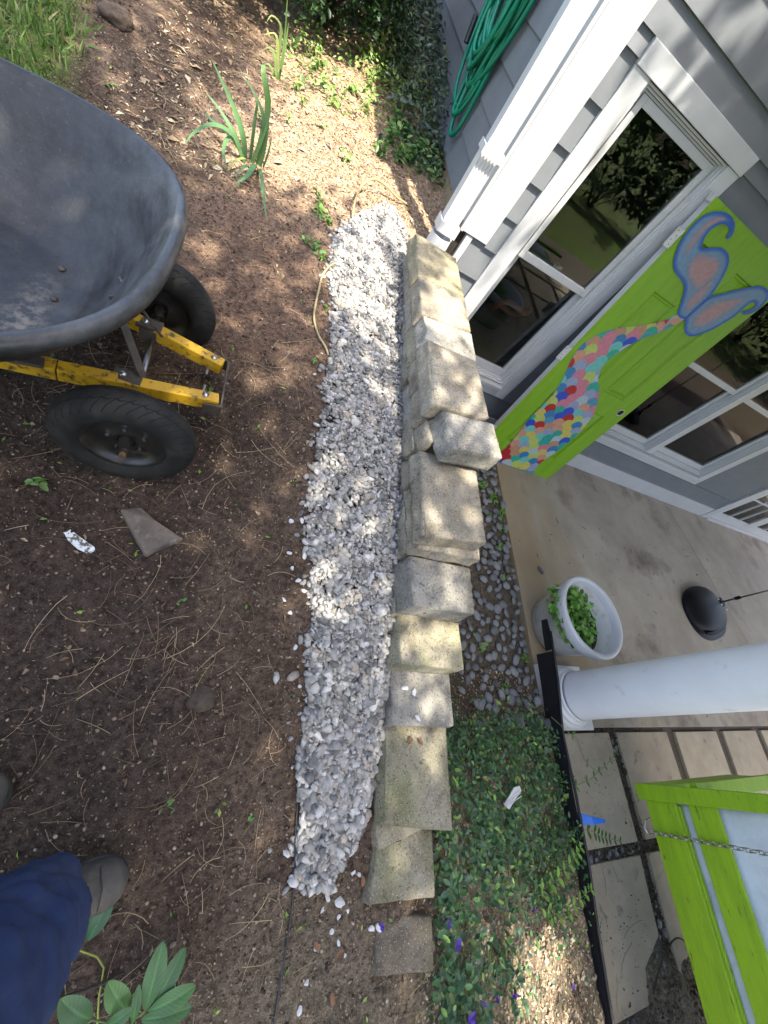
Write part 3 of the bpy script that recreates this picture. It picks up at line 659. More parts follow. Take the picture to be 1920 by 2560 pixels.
WB = [
 ('b1', 1.24, [[.663, 2.17], [.91, 2.154], [.915, 1.838], [.655, 1.803]], .070, 'block_lichen'),
 ('b2', 1.24, [[.659, 1.797], [.917, 1.832], [.917, 1.577], [.653, 1.536]], .070, 'block_tan'),
 ('b3', 1.235, [[.666, 1.530], [.922, 1.571], [.924, 1.381], [.672, 1.375]], .072, 'block_grey'),
 ('b4', 1.245, [[.663, 1.369], [.912, 1.375], [.923, 1.065], [.666, 1.026]], .078, 'block_tan'),
 ('hi', 1.235, [[.703, 1.018], [.949, 1.054], [.966, .893], [.736, .859]], .085, 'block_grey'),
 ('su', 1.163, [[.681, 1.022], [.70, 1.022], [.71, .924], [.690, .921]], .075, 'block_tan'),
 ('bk', 1.117, [[.68, .914], [.939, .920], [.935, .591], [.673, .565]], .066, 'block_tan'),
 ('ye', 1.05, [[.688, .80], [.965, .80], [.956, .556], [.691, .552]], .062, 'block_tan'),
 ('C', .99, [[.693, .547], [.955, .545], [.951, .371], [.695, .372]], .1, 'block_grey'),
 ('D', .868, [[.712, .375], [.972, .371], [.975, .204], [.715, .21]], .1, 'block_moss'),
 ('E', .757, [[.737, .26], [.988, .25], [.991, .029], [.738, .033]], .09, 'block_grey'),
 ('F', .70, [[.741, .05], [.997, .05], [.989, -.276], [.73, -.239]], .052, 'block_moss'),
 ('F2', .647, [[.727, -.02], [.926, -.02], [.930, -.268], [.733, -.312]], .07, 'block_moss'),
 ('G', .628, [[.750, -.26], [.957, -.275], [.952, -.455], [.713, -.436]], .07, 'block_moss'),
 ('Hh', .595, [[.763, -.476], [.956, -.508], [.954, -.628], [.752, -.606]], .08, 'block_soiled'),
]
for i, (nm, z, top, h, m) in enumerate(WB):
    me, c = block_mesh('block', top, z, h, M[m], i+1)
    link('block', me, rw, Vector(c)-ow)
# second and third visible courses on the gravel side, then the courses below
def row(z, h, joints, x0, x1, mats, jit=.008):
    for i in range(len(joints)-1):
        a, b = joints[i], joints[i+1]; j = rnd.uniform(-jit, jit)
        me, c = block_mesh('block', [[x0+j, b-.003], [x1, b-.003], [x1, a+.003], [x0+j, a+.003]], z, h-.002, M[mats[i % len(mats)]], 30+i+z*10, lean=.006)
        link('block', me, rw, Vector(c)-ow)
row(1.163, .073, [1.03, 1.19, 1.36, 1.575, 1.775, 1.965, 2.16], .664, .92, ['block_tan', 'block_tan', 'block_moss', 'block_grey', 'block_tan'])
row(1.089, .085, [.94, 1.10, 1.30, 1.47, 1.68, 1.87, 2.05, 2.2], .672, .93, ['block_tan', 'block_grey', 'block_tan'])
row(1.050, .062, [.81, .93], .678, .93, ['block_tan'])
row(.986, .11, [.56, .75, .95, 1.14, 1.33, 1.52, 1.71, 1.90, 2.1, 2.25], .684, .955, ['block_tan', 'block_grey'])
row(.888, .115, [.37, .56, .75, .94, 1.13, 1.32, 1.51, 1.70, 1.89, 2.08, 2.25], .690, .96, ['block_tan', 'block_moss'])
row(.766, .12, [.20, .37, .56, .75, .94, 1.13, 1.32, 1.51, 1.70, 1.89, 2.08, 2.25], .705, .985, ['block_tan', 'block_grey'])
row(.644, .13, [.0, .2, .4, .6, .8, 1.0, 1.2, 1.4, 1.6, 1.8, 2.0, 2.2], .72, .985, ['block_tan', 'block_grey'])
for kz in range(4): row(.512-kz*.13, .13, [-.1+(.1 if kz % 2 else 0)+.2*i for i in range(12)], .73, .985, ['block_tan', 'block_grey'])

# ================================================================ GRAVEL PATH
gy0 = [-.36, -.30, -.25, -.13, 0, .12, .32, .46, .6, .86, 1.16, 1.48, 1.8, 2.07, 2.15, 2.32, 2.42, 2.52]
gL = [.50, .478, .47, .458, .45, .438, .409, .385, .35, .334, .34, .34, .300, .30, .315, .385, .44, .53]
gR = [.60, .66, .70, .713, .728, .728, .728, .728, .71, .70, .70, .70, .69, .69, .70, .72, .715, .62]
def crown(x, y):
    l = np.interp(y, gy0, gL); r = np.interp(y, gy0, gR); t = np.clip((x-l)/(r-l), 0, 1)
    return .030*np.minimum(1, 6*t*(1-t)+.15)
parts = []
rt = rock_temps(16, 2, 9, .42, .85, (1.15, .78, .46)); rt1 = rock_temps(16, 1, 4, .6, .95, (1.2, .85, .5))
gcol = [(.30, .288, .265), (.375, .36, .335), (.225, .218, .205), (.46, .445, .42), (.32, .275, .23), (.155, .15, .142), (.12, .118, .115)]
for layer, (n, dz, tm, k_) in enumerate(((3600, -.008, rt1, 1.0), (5200, -.001, rt1, .95), (4200, .004, rt, .92), (1400, .007, rt, .62))):
    yy = nr.uniform(-.38, 2.54, n*2); l = np.interp(yy, gy0, gL); r = np.interp(yy, gy0, gR)
    keep = nr.uniform(0, .42, n*2) < (r-l); yy = yy[keep]; l = l[keep]; r = r[keep]
    u_ = nr.uniform(0, 1, len(yy)); ed_ = np.where(nr.uniform(0, 1, len(yy)) < .035, np.abs(nr.normal(0, .035, len(yy))), 0)
    xx = l+(r-l)*u_-ed_*(u_ < .5)+.022*vnoise(yy*0+3, yy, 18, 9)*(1-u_)
    n_ = len(yy)
    zz = gsurf(xx, yy)+crown(xx, yy)+np.where(ed_ > .02, .0, dz)+nr.uniform(-.003, .003, n_)
    sc = nr.lognormal(math.log(.0096), .40, n_)*k_*(1+.40*ss(.5, -.3, yy)); sc = np.clip(sc, .004, .025)
    parts.append(scatter(tm, np.stack([xx, yy, zz], -1), rotmats(n_, tilt=np.abs(nr.normal(0, .6, n_))), sc, pick(gcol, n_, [.27, .22, .18, .09, .10, .08, .06], .16)))
V, F, C = merge(parts)
tag(mesh_np('gravel_path', V, F, M['gravel'], col=C), 'narrow path of crushed white and grey gravel along the block wall', 'gravel', kind='stuff')
# stray stones, each one a thing
stray = [(.29, .631), (.325, .638), (.32, .485), (.355, .531), (.346, .447), (.311, .387), (.338, .35), (.377, .254), (.411, .142), (.443, .136), (.467, -.346), (.589, -.407), (.629, -.423), (.579, -.439), (.663, -.452), (.632, -.463), (.613, -.49), (.761, -.501), (.569, -.517), (.665, -.362), (.69, -.371), (.637, -.517), (.554, -.588), (.537, -.633), (.659, -.548), (.741, -.501), (.36, .60), (.30, .53), (.37, .42), (.335, .70)]
M['chalk'] = mat('white_stone', (.62, .615, .60), (.50, .495, .48), rough=.85, scale=25, bump=.3, bscale=60, rnd_val=.12)
smesh = []
for i in range(8):
    V, F = rt[i]; me = bpy.data.meshes.new('stone'); me.from_pydata([tuple(v) for v in V], [], [tuple(f) for f in F]); me.materials.append(M['chalk']); smesh.append(me)
for i, (x, y) in enumerate(stray):
    o = link('stray_stone', smesh[i % 8], None, (x, y, gs(x, y)+.004)); s = rnd.uniform(.007, .014) if i != 12 else .020; o.scale = (s, s, s*.8); o.rotation_euler = (rnd.uniform(-.3, .3), rnd.uniform(-.3, .3), rnd.uniform(0, 6))
    nearb = y < 0
    tag(o, 'stray white stone on soil below the end of the gravel' if nearb else 'stray white stone on soil left of the gravel path', 'stone', 'stray stones below the gravel end' if nearb else 'stray stones left of the gravel')
for i, (x, y, z) in enumerate([(.79, .147, .757), (.826, .135, .757), (.835, .052, .757)]):
    o = link('stray_stone', smesh[i+3], None, (x, y, z+.006)); o.scale = (.014, .013, .009); o.rotation_euler = (0, 0, i*1.3)
    tag(o, 'pale stone lying on the low grey wall block', 'stone', 'stones on the wall block')

# ================================================================ LITTER ON THE SOIL
def soil_pts(n, x0, x1, y0, y1):
    x = nr.uniform(x0, x1, n); y = nr.uniform(y0, y1, n); return x, y
parts = []
chip = []
for i in range(14):
    V, F = simple_leaf(rnd.choice((.14, .2, .3, .45)), rnd.uniform(-.1, .25)); V = V.copy(); V[1:3] += nr.normal(0, .10, (2, 3))*np.array((.6, 1.6, .5)); V[3] += nr.normal(0, .08, 3); V[4] += nr.normal(0, .06, 3); chip.append((V, F))
# wood chips, leaf scraps
n = 34000; x, y = soil_pts(n, -1.3, .95, -.95, 4.2)
k = (x > np.interp(y, gy0, gL, left=9, right=9)-.01) & (x < np.interp(y, gy0, gR, left=-9, right=-9)+.01)
k |= (x > .66) & (y > -.28) & (y < 2.3)
x, y = x[~k], y[~k]; n = len(x)
cols = pick([(.13, .085, .055), (.20, .14, .09), (.30, .23, .15), (.07, .048, .035), (.40, .33, .22)], n, [.36, .26, .08, .27, .03], .25)
parts.append(scatter(chip, np.stack([x, y, gsurf(x, y)+.002], -1), rotmats(n, tilt=np.abs(nr.normal(0, .45, n))), np.clip(nr.lognormal(math.log(.0078), .5, n), 0, .024), cols))
# mulch in the bed at the right and dry straw on the sunny slope
n = 7000; x = nr.uniform(.95, 2.19, n); y = nr.uniform(-1.9, .35, n)
cols = pick([(.36, .29, .19), (.26, .19, .12), (.45, .38, .27), (.15, .10, .065)], n, [.35, .3, .2, .15], .25)
parts.append(scatter([simple_leaf(w_, .15) for w_ in (.3, .5, .7)], np.stack([x, y, gsurf(x, y)+.004], -1), rotmats(n, tilt=np.abs(nr.normal(0, .35, n))), nr.lognormal(math.log(.015), .4, n), cols))
n = 6500; x = nr.uniform(-.7, .95, n); y = nr.uniform(2.2, 4.3, n)
cols = pick([(.34, .24, .14), (.42, .32, .20), (.24, .15, .09), (.50, .42, .28)], n, None, .25)
parts.append(scatter([simple_leaf(w_, .15) for w_ in (.12, .25, .5)], np.stack([x, y, gsurf(x, y)+.004], -1), rotmats(n, tilt=np.abs(nr.normal(0, .3, n))), nr.lognormal(math.log(.019), .45, n), cols))
# green scraps
n = 260; x, y = soil_pts(n, -1.1, .9, -.9, 3.6)
parts.append(scatter([simple_leaf(.45, .1)], np.stack([x, y, gsurf(x, y)+.005], -1), rotmats(n, tilt=np.abs(nr.normal(0, .4, n))), nr.uniform(.01, .022, n), pick([(.14, .24, .04), (.26, .32, .08), (.10, .18, .04)], n)))
V, F, C = merge(parts); tag(mesh_np('leaf_litter', V, F, M['litter'], col=C), 'dry wood chips, bark and leaf scraps over bare soil', 'litter', kind='stuff')
# small tan pebbles mixed into the soil, and soil crumbs
parts = []; r1 = rock_temps(6, 1, 5, .6, .95, (1, .8, .6))
n = 9000; x = nr.uniform(2.30, 3.3, n); y = nr.uniform(-1.7, .03, n); k_ = (.35*ss(-1.05, -1.3, y+.10*vnoise(x, y, 5, 71))*ss(2.55, 2.8, x+.1*vnoise(x, y, 7, 73)) > nr.uniform(0, 1, n)) | ((np.abs(y+.63) < .04) | (np.abs(x-2.94) < .035) | (np.abs(y+1.30) < .04) | (np.abs(y-.017) < .02)); x, y = x[k_], y[k_]; n = len(x)
parts.append(scatter(r1, np.stack([x, y, np.where((np.abs(y+.63) < .04) | (np.abs(x-2.94) < .035) | (np.abs(y-.017) < .02), -.024, .010)+nr.uniform(0, .008, n)], -1), rotmats(n), nr.lognormal(math.log(.006), .45, n), pick([(.075, .058, .043), (.11, .086, .064), (.15, .12, .09), (.055, .045, .035)], n)))
n = 40000; x, y = soil_pts(n, -1.2, .95, -.95, 3.0); dens = .34+.55*vnoise(x, y, 2.5, 21)+.35*ss(.2, -.5, y)+.2*ss(-.4, .4, x)
k = (nr.uniform(0, 1, n) < dens) & ~((x > .66) & (y > -.28) & (y < 2.3)); x, y = x[k], y[k]; n = len(x)
parts.append(scatter(r1, np.stack([x, y, gsurf(x, y)+.001], -1), rotmats(n), nr.lognormal(math.log(.0033), .38, n), pick([(.20, .155, .11), (.27, .215, .15), (.15, .115, .082), (.36, .30, .22)], n, [.4, .25, .3, .05])))
n = 20000; x, y = soil_pts(n, -1.3, .7, -.95, 3.2)
k = ~((x > np.interp(y, gy0, gL, left=9, right=9)-.01)); x, y = x[k], y[k]; n = len(x)
parts.append(scatter(r1, np.stack([x, y, gsurf(x, y)-.001], -1), rotmats(n), np.clip(nr.lognormal(math.log(.0042), .45, n), 0, .009), pick([(.055, .038, .028), (.085, .062, .046), (.045, .031, .024)], n)))
n = 5500; x = nr.uniform(.95, 2.19, n); y = nr.uniform(-1.9, -.2, n)
parts.append(scatter(r1, np.stack([x, y, gsurf(x, y)+.001], -1), rotmats(n), nr.lognormal(math.log(.0055), .35, n), pick([(.36, .29, .20), (.44, .37, .27), (.25, .20, .14)], n)))
V, F, C = merge(parts); tag(mesh_np('soil_pebbles', V, F, M['litter'], col=C), 'fine tan grit and dark soil crumbs', 'grit', kind='stuff')
# twigs and pine straw
mb_t = []; TV = []; TF = []; TC = []; base = 0
def stalk(p0, ang, L, r, curl, col, lift=.006):
    global base
    n_ = 6; pts = []; x, y = p0; a = ang
    for i in range(n_):
        pts.append((x, y)); a += curl*rnd.uniform(.3, 1.2); x += math.cos(a)*L/(n_-1); y += math.sin(a)*L/(n_-1)
    px = np.array([p[0] for p in pts]); py = np.array([p[1] for p in pts]); pz = gsurf(px, py)
    pz = np.maximum(pz, np.linspace(pz[0], pz[-1], n_))+lift
    P = np.stack([px, py, pz], -1)
    d = np.gradient(P, axis=0); d /= np.linalg.norm(d, axis=1)[:, None]
    u = np.cross(d, (0, 0, 1.)); u /= np.linalg.norm(u, axis=1)[:, None]; v = np.cross(u, d)
    rr = r*np.linspace(1, .5, n_)[:, None]
    ring = np.stack([P+(u*math.cos(q)+v*math.sin(q))*rr for q in (.5, 2.6, 4.7)], 1)
    TV.append(ring.reshape(-1, 3)); f = []
    for i in range(n_-1):
        for k in range(3): f.append((base+i*3+k, base+i*3+(k+1) % 3, base+i*3+3+(k+1) % 3, base+i*3+3+k))
    TF.append(np.array(f)); TC.append(np.tile(col, (n_*3, 1))); base += n_*3
tc_ = [(.30, .22, .13), (.22, .155, .095), (.40, .31, .19), (.15, .105, .07)]
for i in range(3600):
    x, y = rnd.uniform(-1.1, .55), rnd.uniform(-.9, 2.4)
    if rnd.random() > .45+.5*noise.noise(Vector((x*2.2, y*2.2, 3))): continue
    if x > float(np.interp(y, gy0, gL, left=9, right=9))-.06 and rnd.random() < .93: continue
    stalk((x, y), rnd.uniform(0, 6.28), rnd.lognormvariate(math.log(.065), .55), rnd.uniform(.0005, .0012), rnd.uniform(-.35, .35), np.array(rnd.choice(tc_))*rnd.uniform(.8, 1.2))
for i in range(350):
    x, y = rnd.uniform(-.6, .95), rnd.uniform(2.2, 4.4)
    stalk((x, y), rnd.uniform(0, 6.28), rnd.uniform(.04, .16), rnd.uniform(.001, .002), rnd.uniform(-.3, .3), np.array((.42, .33, .20))*rnd.uniform(.7, 1.2))
for i in range(220):
    x, y = rnd.uniform(1.0, 2.1), rnd.uniform(-1.2, .3)
    stalk((x, y), rnd.uniform(0, 6.28), rnd.uniform(.05, .2), rnd.uniform(.0008, .002), rnd.uniform(-.3, .3), np.array((.20, .11, .07))*rnd.uniform(.7, 1.3), .02)
tag(mesh_np('dry_twigs', np.concatenate(TV), np.concatenate(TF), M['litter'], col=np.concatenate(TC)), 'dry twigs and straw strewn over the soil', 'twigs', kind='stuff')
TV2, TF2, TC2, b2_ = TV, TF, TC, base
TV = []; TF = []; TC = []; base = 0
def flat_stalk(x, y, ang, L, r, curl, col, z=.003):
    global base
    n_ = 6; P = []; a = ang
    for i in range(n_): P.append((x, y, z+.004*math.sin(i*1.3))); a += curl*rnd.uniform(.3, 1.2); x += math.cos(a)*L/(n_-1); y += math.sin(a)*L/(n_-1)
    P = np.array(P); d = np.gradient(P, axis=0); d /= np.linalg.norm(d, axis=1)[:, None]; u = np.cross(d, (0, 0, 1.)); v = np.cross(u, d)
    TV.append(np.stack([P+(u*math.cos(q)+v*math.sin(q))*r for q in (.5, 2.6, 4.7)], 1).reshape(-1, 3))
    TF.append(np.array([(base+i*3+k, base+i*3+(k+1) % 3, base+i*3+3+(k+1) % 3, base+i*3+3+k) for i in range(n_-1) for k in range(3)])); TC.append(np.tile(col, (n_*3, 1))); base += n_*3
for i in range(13): flat_stalk(rnd.uniform(2.38, 2.9), rnd.uniform(-1.25, -.62), rnd.uniform(0, 6.28), rnd.uniform(.05, .22), rnd.uniform(.0006, .0012), rnd.uniform(-.25, .25), np.array((.07, .055, .045)))
for i in range(60): flat_stalk(rnd.uniform(2.3, 5.5), rnd.uniform(.05, 2.35), rnd.uniform(0, 6.28), rnd.uniform(.012, .05), rnd.uniform(.001, .0022), rnd.uniform(-.5, .5), np.array((.05, .04, .032)))
dV, dF_, dC_ = np.concatenate(TV), np.concatenate(TF), np.concatenate(TC)
tag(mesh_np('patio_debris', dV, dF_, M['litter'], col=dC_), 'dark twigs and specks of dirt on the slab and pavers', 'debris', kind='stuff')
n = 900; x = np.concatenate([nr.uniform(2.28, 5.5, 420), nr.uniform(2.38, 3.0, 480)]); y = np.concatenate([nr.uniform(.04, 2.4, 420), nr.uniform(-1.25, -.01, 480)])
V, F, C = scatter(rock_temps(5, 1, 4, .6, .95, (1, .8, .5)), np.stack([x, y, np.full(n, .001)-np.where(y < .0, .004, 0)], -1), rotmats(n), nr.lognormal(math.log(.0022), .5, n), pick([(.06, .045, .035), (.10, .08, .06), (.16, .13, .1), (.03, .026, .022)], n))
tag(mesh_np('patio_grit', V, F, M['litter'], col=C), 'scattered grit on the slab and pavers', 'grit', kind='stuff')
# a few clods
for (x, y, s) in ((-.826, 2.97, .075), (-.315, 2.632, .05), (.133, .102, .04), (-.70, 2.2, .04)):
    V, F = rock_temps(1, 3, 14, .7, 1.05, (1, .85, .6))[0]
    V = np.array([v*(1+.22*noise.fractal(Vector(v)*3+Vector((x*9, y*9, 0)), 1, 2, 4)) for v in V])
    o = mesh_np('soil_clod', V*s, F, mat('clod', (.07, .05, .036), (.12, .09, .065), rough=1, scale=60, bump=1, bscale=90)); o.location = (x, y, gs(x, y)+s*.15)
    tag(o, {.075: 'large crumbly soil clod near the lawn edge', .05: 'dark soil clod beside the tall strappy plant', .04: 'small crumbly clod on soil'}[s], 'clod', 'small clods' if s == .04 else None)

# ================================================================ BLACK PEBBLES
pm = []
for i in range(7):
    V, F = ico(3); e = (1, rnd.uniform(.66, .85), rnd.uniform(.42, .55)); V = np.array([Vector(v)*(1+.10*noise.noise(Vector(v)*1.4+Vector((i*5, 0, 0)))) for v in V])*np.array(e)
    me = bpy.data.meshes.new('pebble'); me.from_pydata([tuple(v) for v in V], [], [tuple(f) for f in F]); me.materials.append(M['pebble']); me.polygons.foreach_set('use_smooth', [True]*len(F)); pm.append(me)
spots = []
tries = 0
while len(spots) < 270 and tries < 60000:
    tries += 1
    y = rnd.uniform(.03, 2.1); x = rnd.uniform(1.52 if y < .9 else 1.85, 2.27)
    if rnd.random() > (1 if y > .35 else .45): continue
    r = rnd.uniform(.020, .040)
    if all((x-a)**2+(y-b)**2 > (.80*(r+c))**2 for a, b, c in spots): spots.append((x, y, r))
for i, (x, y, r) in enumerate(spots):
    o = link('pebble', pm[i % 7], None, (x, y, gs(x, y)+r*.30+rnd.uniform(0, .006))); o.scale = (r, r, r); o.rotation_euler = (rnd.uniform(-.3, .3), rnd.uniform(-.3, .3), rnd.uniform(0, 6.28))
    zone = 'beside the white bucket planter' if y < .75 and x > 2.0 else ('at the upper edge of the ground cover' if y < .55 else ('against the concrete slab edge' if x > 2.1 else ('close behind the block wall' if x < 1.8 or y > 1.2 else 'in the middle of the pebble strip')))
    big = 'large ' if r > .034 else ('small ' if r < .026 else '')
    tag(o, big+'smooth dark grey pebble '+zone, 'pebble', 'dark pebbles beside the patio slab')
jr = random.Random(9); jp = []
for i in range(26): jp.append((jr.uniform(2.41, 2.9), jr.uniform(-.652, -.61)))
for i in range(44): jp.append((jr.uniform(2.905, 2.965), jr.uniform(-1.6, -.05)))
for i in range(16): jp.append((jr.uniform(2.68, 2.9), jr.uniform(-1.24, -1.06)))
for i in range(14): jp.append((jr.uniform(2.35, 2.95), jr.uniform(-1.335, -1.27)))
for i, (x, y) in enumerate(jp):
    if i % 2: continue
    r = jr.uniform(.012, .024); o = link('pebble', pm[i % 7], None, (x, y, -.026+r*.2)); o.scale = (r, r*.9, r*.8); o.rotation_euler = (jr.uniform(-.4, .4), jr.uniform(-.4, .4), jr.uniform(0, 6))
    tag(o, 'dark pebble sunk in the joint between pavers', 'pebble', 'pebbles in the paver joints')
o = link('pebble', pm[2], None, (2.54, 1.14, .012)); o.scale = (.036, .027, .026); o.rotation_euler = (0, 0, 2.2); tag(o, 'single dark pebble lying alone on the concrete slab', 'pebble')

# ================================================================ VINCA GROUND COVER
def bed_density(x, y):
    d = ss(.22, -.05, y)*ss(-1.05, -.72, y)*ss(2.26, 2.12, x)
    d = np.maximum(d, .75*ss(-.6, -.8, y)*ss(1.62, 1.35, x+.35*vnoise(x, y, 3, 33))*ss(-1.8, -1.2, y))
    d = np.maximum(d, .22*ss(-.8, -1.0, y)*(vnoise(x, y, 4, 35) > .1))
    d = d*np.clip(.66+1.5*vnoise(x, y, 8, 31), .03, 1)
    sun = ss(1.38, 1.62, x+.12*vnoise(x, y, 5, 36))*ss(-.62, -.78, y+.1*vnoise(x, y, 6, 37))
    return d*(1-.9*sun)
n = 19000; x = nr.uniform(.97, 2.24, n); y = nr.uniform(-1.5, .2, n)
k = nr.uniform(0, 1, n) < bed_density(x, y); x, y = x[k], y[k]; n = len(x)
z = gsurf(x, y)+nr.beta(1.6, 1.6, n)*.085+.008
cols = pick([(.046, .120, .040), (.031, .084, .033), (.075, .175, .050), (.20, .34, .065), (.085, .15, .09), (.26, .24, .08)], n, [.33, .26, .18, .10, .11, .02], .25)
lt = [leaf_temp(.48, .07, .06), leaf_temp(.55, .1, .1), leaf_temp(.42, .05, .02)]
V, F, C = scatter(lt, np.stack([x, y, z], -1), rotmats(n, tilt=np.abs(nr.normal(.45, .3, n))), nr.uniform(.013, .036, n), cols)
tag(mesh_np('vinca_ground_cover', V, F, M['leaf'], col=C), 'dark green trailing vinca covering the bed between wall and edging', 'ground cover', kind='stuff')
# stems of the ground cover
TV = []; TF = []; TC = []; base = 0
for i in range(260):
    x, y = rnd.uniform(1.0, 2.15), rnd.uniform(-1.2, .15)
    if float(bed_density(np.array([x]), np.array([y]))[0]) < .3: continue
    stalk((x, y), rnd.uniform(0, 6.28), rnd.uniform(.1, .3), .0014, rnd.uniform(-.3, .3), np.array((.16, .20, .06))*rnd.uniform(.6, 1.3), .035)
tag(mesh_np('vinca_stems', np.concatenate(TV), np.concatenate(TF), M['litter'], col=np.concatenate(TC)), 'thin runners of the vinca ground cover', 'ground cover', kind='stuff')
# sparse weeds between pebbles
def leaves_obj(name, P, Rm, S, cols, temps, parent=None, m='leaf'):
    V, F, C = scatter(temps, P, Rm, S, cols); return mesh_np(name, V, F, M[m], parent, col=C)
def sprig(name, pts, label, n_pairs, ls, col=(.09, .19, .04)):
    root = empty(name, pts[0]); tag(root, label, 'plant'); o0 = Vector(pts[0])
    m_ = MB(); m_.tube([Vector(p)-o0 for p in pts], .0016, 5); m_.build('stem', mat('green_stem', (.14, .18, .05), (.11, .15, .04)), root)
    P = []; Rr = []; S = []
    for i in range(n_pairs):
        t = (i+.6)/n_pairs*(len(pts)-1); k = min(int(t), len(pts)-2); f = t-k
        p = Vector(pts[k]).lerp(Vector(pts[k+1]), f)-o0; d = (Vector(pts[k+1])-Vector(pts[k])).normalized()
        for sgn in (-1, 1):
            side = (Vector((-d.y, d.x, 0))*sgn+d*.35+Vector((0, 0, .25))).normalized(); zax = Vector((0, 0, 1)); xax = side.cross(zax).normalized(); zax = xax.cross(side)
            P.append(p); Rr.append(np.array([[xax.x, side.x, zax.x], [xax.y, side.y, zax.y], [xax.z, side.z, zax.z]])); S.append(ls*(1.1-.5*i/n_pairs))
    leaves_obj('leaves', np.array([p[:] for p in P]), np.array(Rr), np.array(S), vary(col, len(P), .2), [leaf_temp(.5, .06, .05)], root)
    return root
sprig('vinca_sprig', [(2.12, .085, .20), (2.25, -.03, .24), (2.45, -.15, .10), (2.62, -.215, .03), (2.67, -.21, .03)], 'thin bare-ended vinca runner reaching over the edging onto the pavers', 3, .03)
sprig('vinca_sprig', [(2.18, -.27, .17), (2.40, -.24, .15), (2.58, -.20, .10), (2.78, -.15, .05), (2.88, -.11, .03)], 'vinca runner with leaf pairs lying across the first paver', 8, .034)
sprig('vinca_sprig', [(2.16, -.44, .17), (2.30, -.47, .17), (2.42, -.51, .12), (2.55, -.54, .07), (2.68, -.57, .05)], 'leafy vinca shoot under the blue tape above the paver', 9, .042, (.06, .14, .035))
sprig('vinca_sprig', [(1.7, -.62, .30), (1.85, -.58, .30), (2.0, -.54, .27), (2.1, -.50, .25)], 'bright green upright vinca shoot in the bed before the edging', 8, .045, (.17, .32, .05))
sprig('vinca_sprig', [(1.75, -.70, .26), (1.9, -.72, .26), (2.05, -.70, .22), (2.18, -.68, .2)], 'bright green low vinca shoot by the sunny mulch', 7, .042, (.17, .32, .05))
def weed(x, y, n, ls, label, group, col=(.09, .20, .04), h=.03, name='weed'):
    z = gs(x, y); root = tag(empty(name, (x, y, z)), label, 'weed', group)
    P = np.stack([nr.normal(0, ls*.35, n), nr.normal(0, ls*.35, n), nr.uniform(.0, h, n)], -1)
    leaves_obj('leaves', P, rotmats(n, tilt=np.abs(nr.normal(.5, .35, n))), nr.uniform(.6, 1.1, n)*ls, vary(col, n, .3, .15), [leaf_temp(.5, .1, .12), leaf_temp(.35, .1, .15)], root)
    m_ = MB()
    for i in range(max(2, n//3)): m_.tube([(0, 0, -.004), (P[i, 0]*.5, P[i, 1]*.5, P[i, 2]*.7+.004), tuple(P[i])], .0012, 4)
    m_.build('stem', M['leafstem'], root); return root
M['leafstem'] = mat('weed_stem', (.12, .17, .05), (.10, .14, .04))
for (x, y, n, s) in [(.311, 2.777, 14, .045), (.403, 3.465, 14, .04), (.03, 3.142, 8, .035), (.059, 3.648, 16, .045), (.133, 3.467, 18, .05), (-.016, 2.897, 9, .03), (-.15, 2.837, 8, .03), (.22, 3.3, 14, .045), (.3, 3.6, 18, .05), (.42, 3.75, 20, .05), (.5, 4.1, 22, .05), (.55, 4.5, 22, .055), (.6, 4.9, 22, .055), (.35, 4.2, 16, .05), (.48, 3.1, 8, .03), (.15, 3.0, 8, .03), (-.02, 3.3, 10, .04)]:
    weed(x, y, n, s, 'small green weed sprouting on the sunny bare slope', 'weeds on the sunny slope', (.14, .26, .045), .05)
for (x, y, n, s) in [(.52, 3.05, 40, .04), (.572, 3.25, 60, .045), (.64, 3.12, 50, .042), (.72, 3.22, 60, .045), (.784, 3.35, 60, .045), (.677, 3.42, 50, .045), (.60, 3.5, 40, .045)]:
    weed(x, y, n, s, 'leafy green clump at the foot of the house siding', 'leafy clumps near the house', (.10, .22, .05), .08)
for (x, y, n, s) in [(.219, 2.241, 16, .04), (.27, 2.2, 16, .04), (.224, 1.956, 14, .038), (.181, 1.966, 12, .035), (.25, 1.88, 10, .03), (.30, 1.60, 7, .02), (.29, 1.28, 8, .02), (.2, 2.35, 10, .035)]:
    weed(x, y, n, s, 'low green weed beside the left edge of the gravel', 'weeds along the gravel', (.12, .24, .045), .03)
for (x, y, n, s) in [(2.109, 1.67, 26, .045), (2.16, 1.553, 22, .045), (2.03, 1.781, 24, .045), (2.15, 1.4, 16, .035), (2.12, 1.25, 16, .035), (2.05, 1.5, 14, .03), (2.091, .994, 8, .035), (1.761, .479, 8, .045), (2.162, .45, 14, .035), (1.9, .25, 10, .03), (1.75, .7, 6, .03)]:
    weed(x, y, n, s, 'green seedling growing between the dark pebbles', 'seedlings among the pebbles', (.13, .28, .04), .04)
for (x, y, n, s) in [(-.397, .633, 9, .035), (-.729, 2.469, 7, .03), (.02, .35, 5, .018), (-.05, 1.05, 6, .022), (.1, -.15, 4, .02), (.33, -.2, 4, .018)]:
    weed(x, y, n, s, 'tiny green seedling on dark bare soil', 'seedlings on the dark soil', (.13, .26, .06), .02)
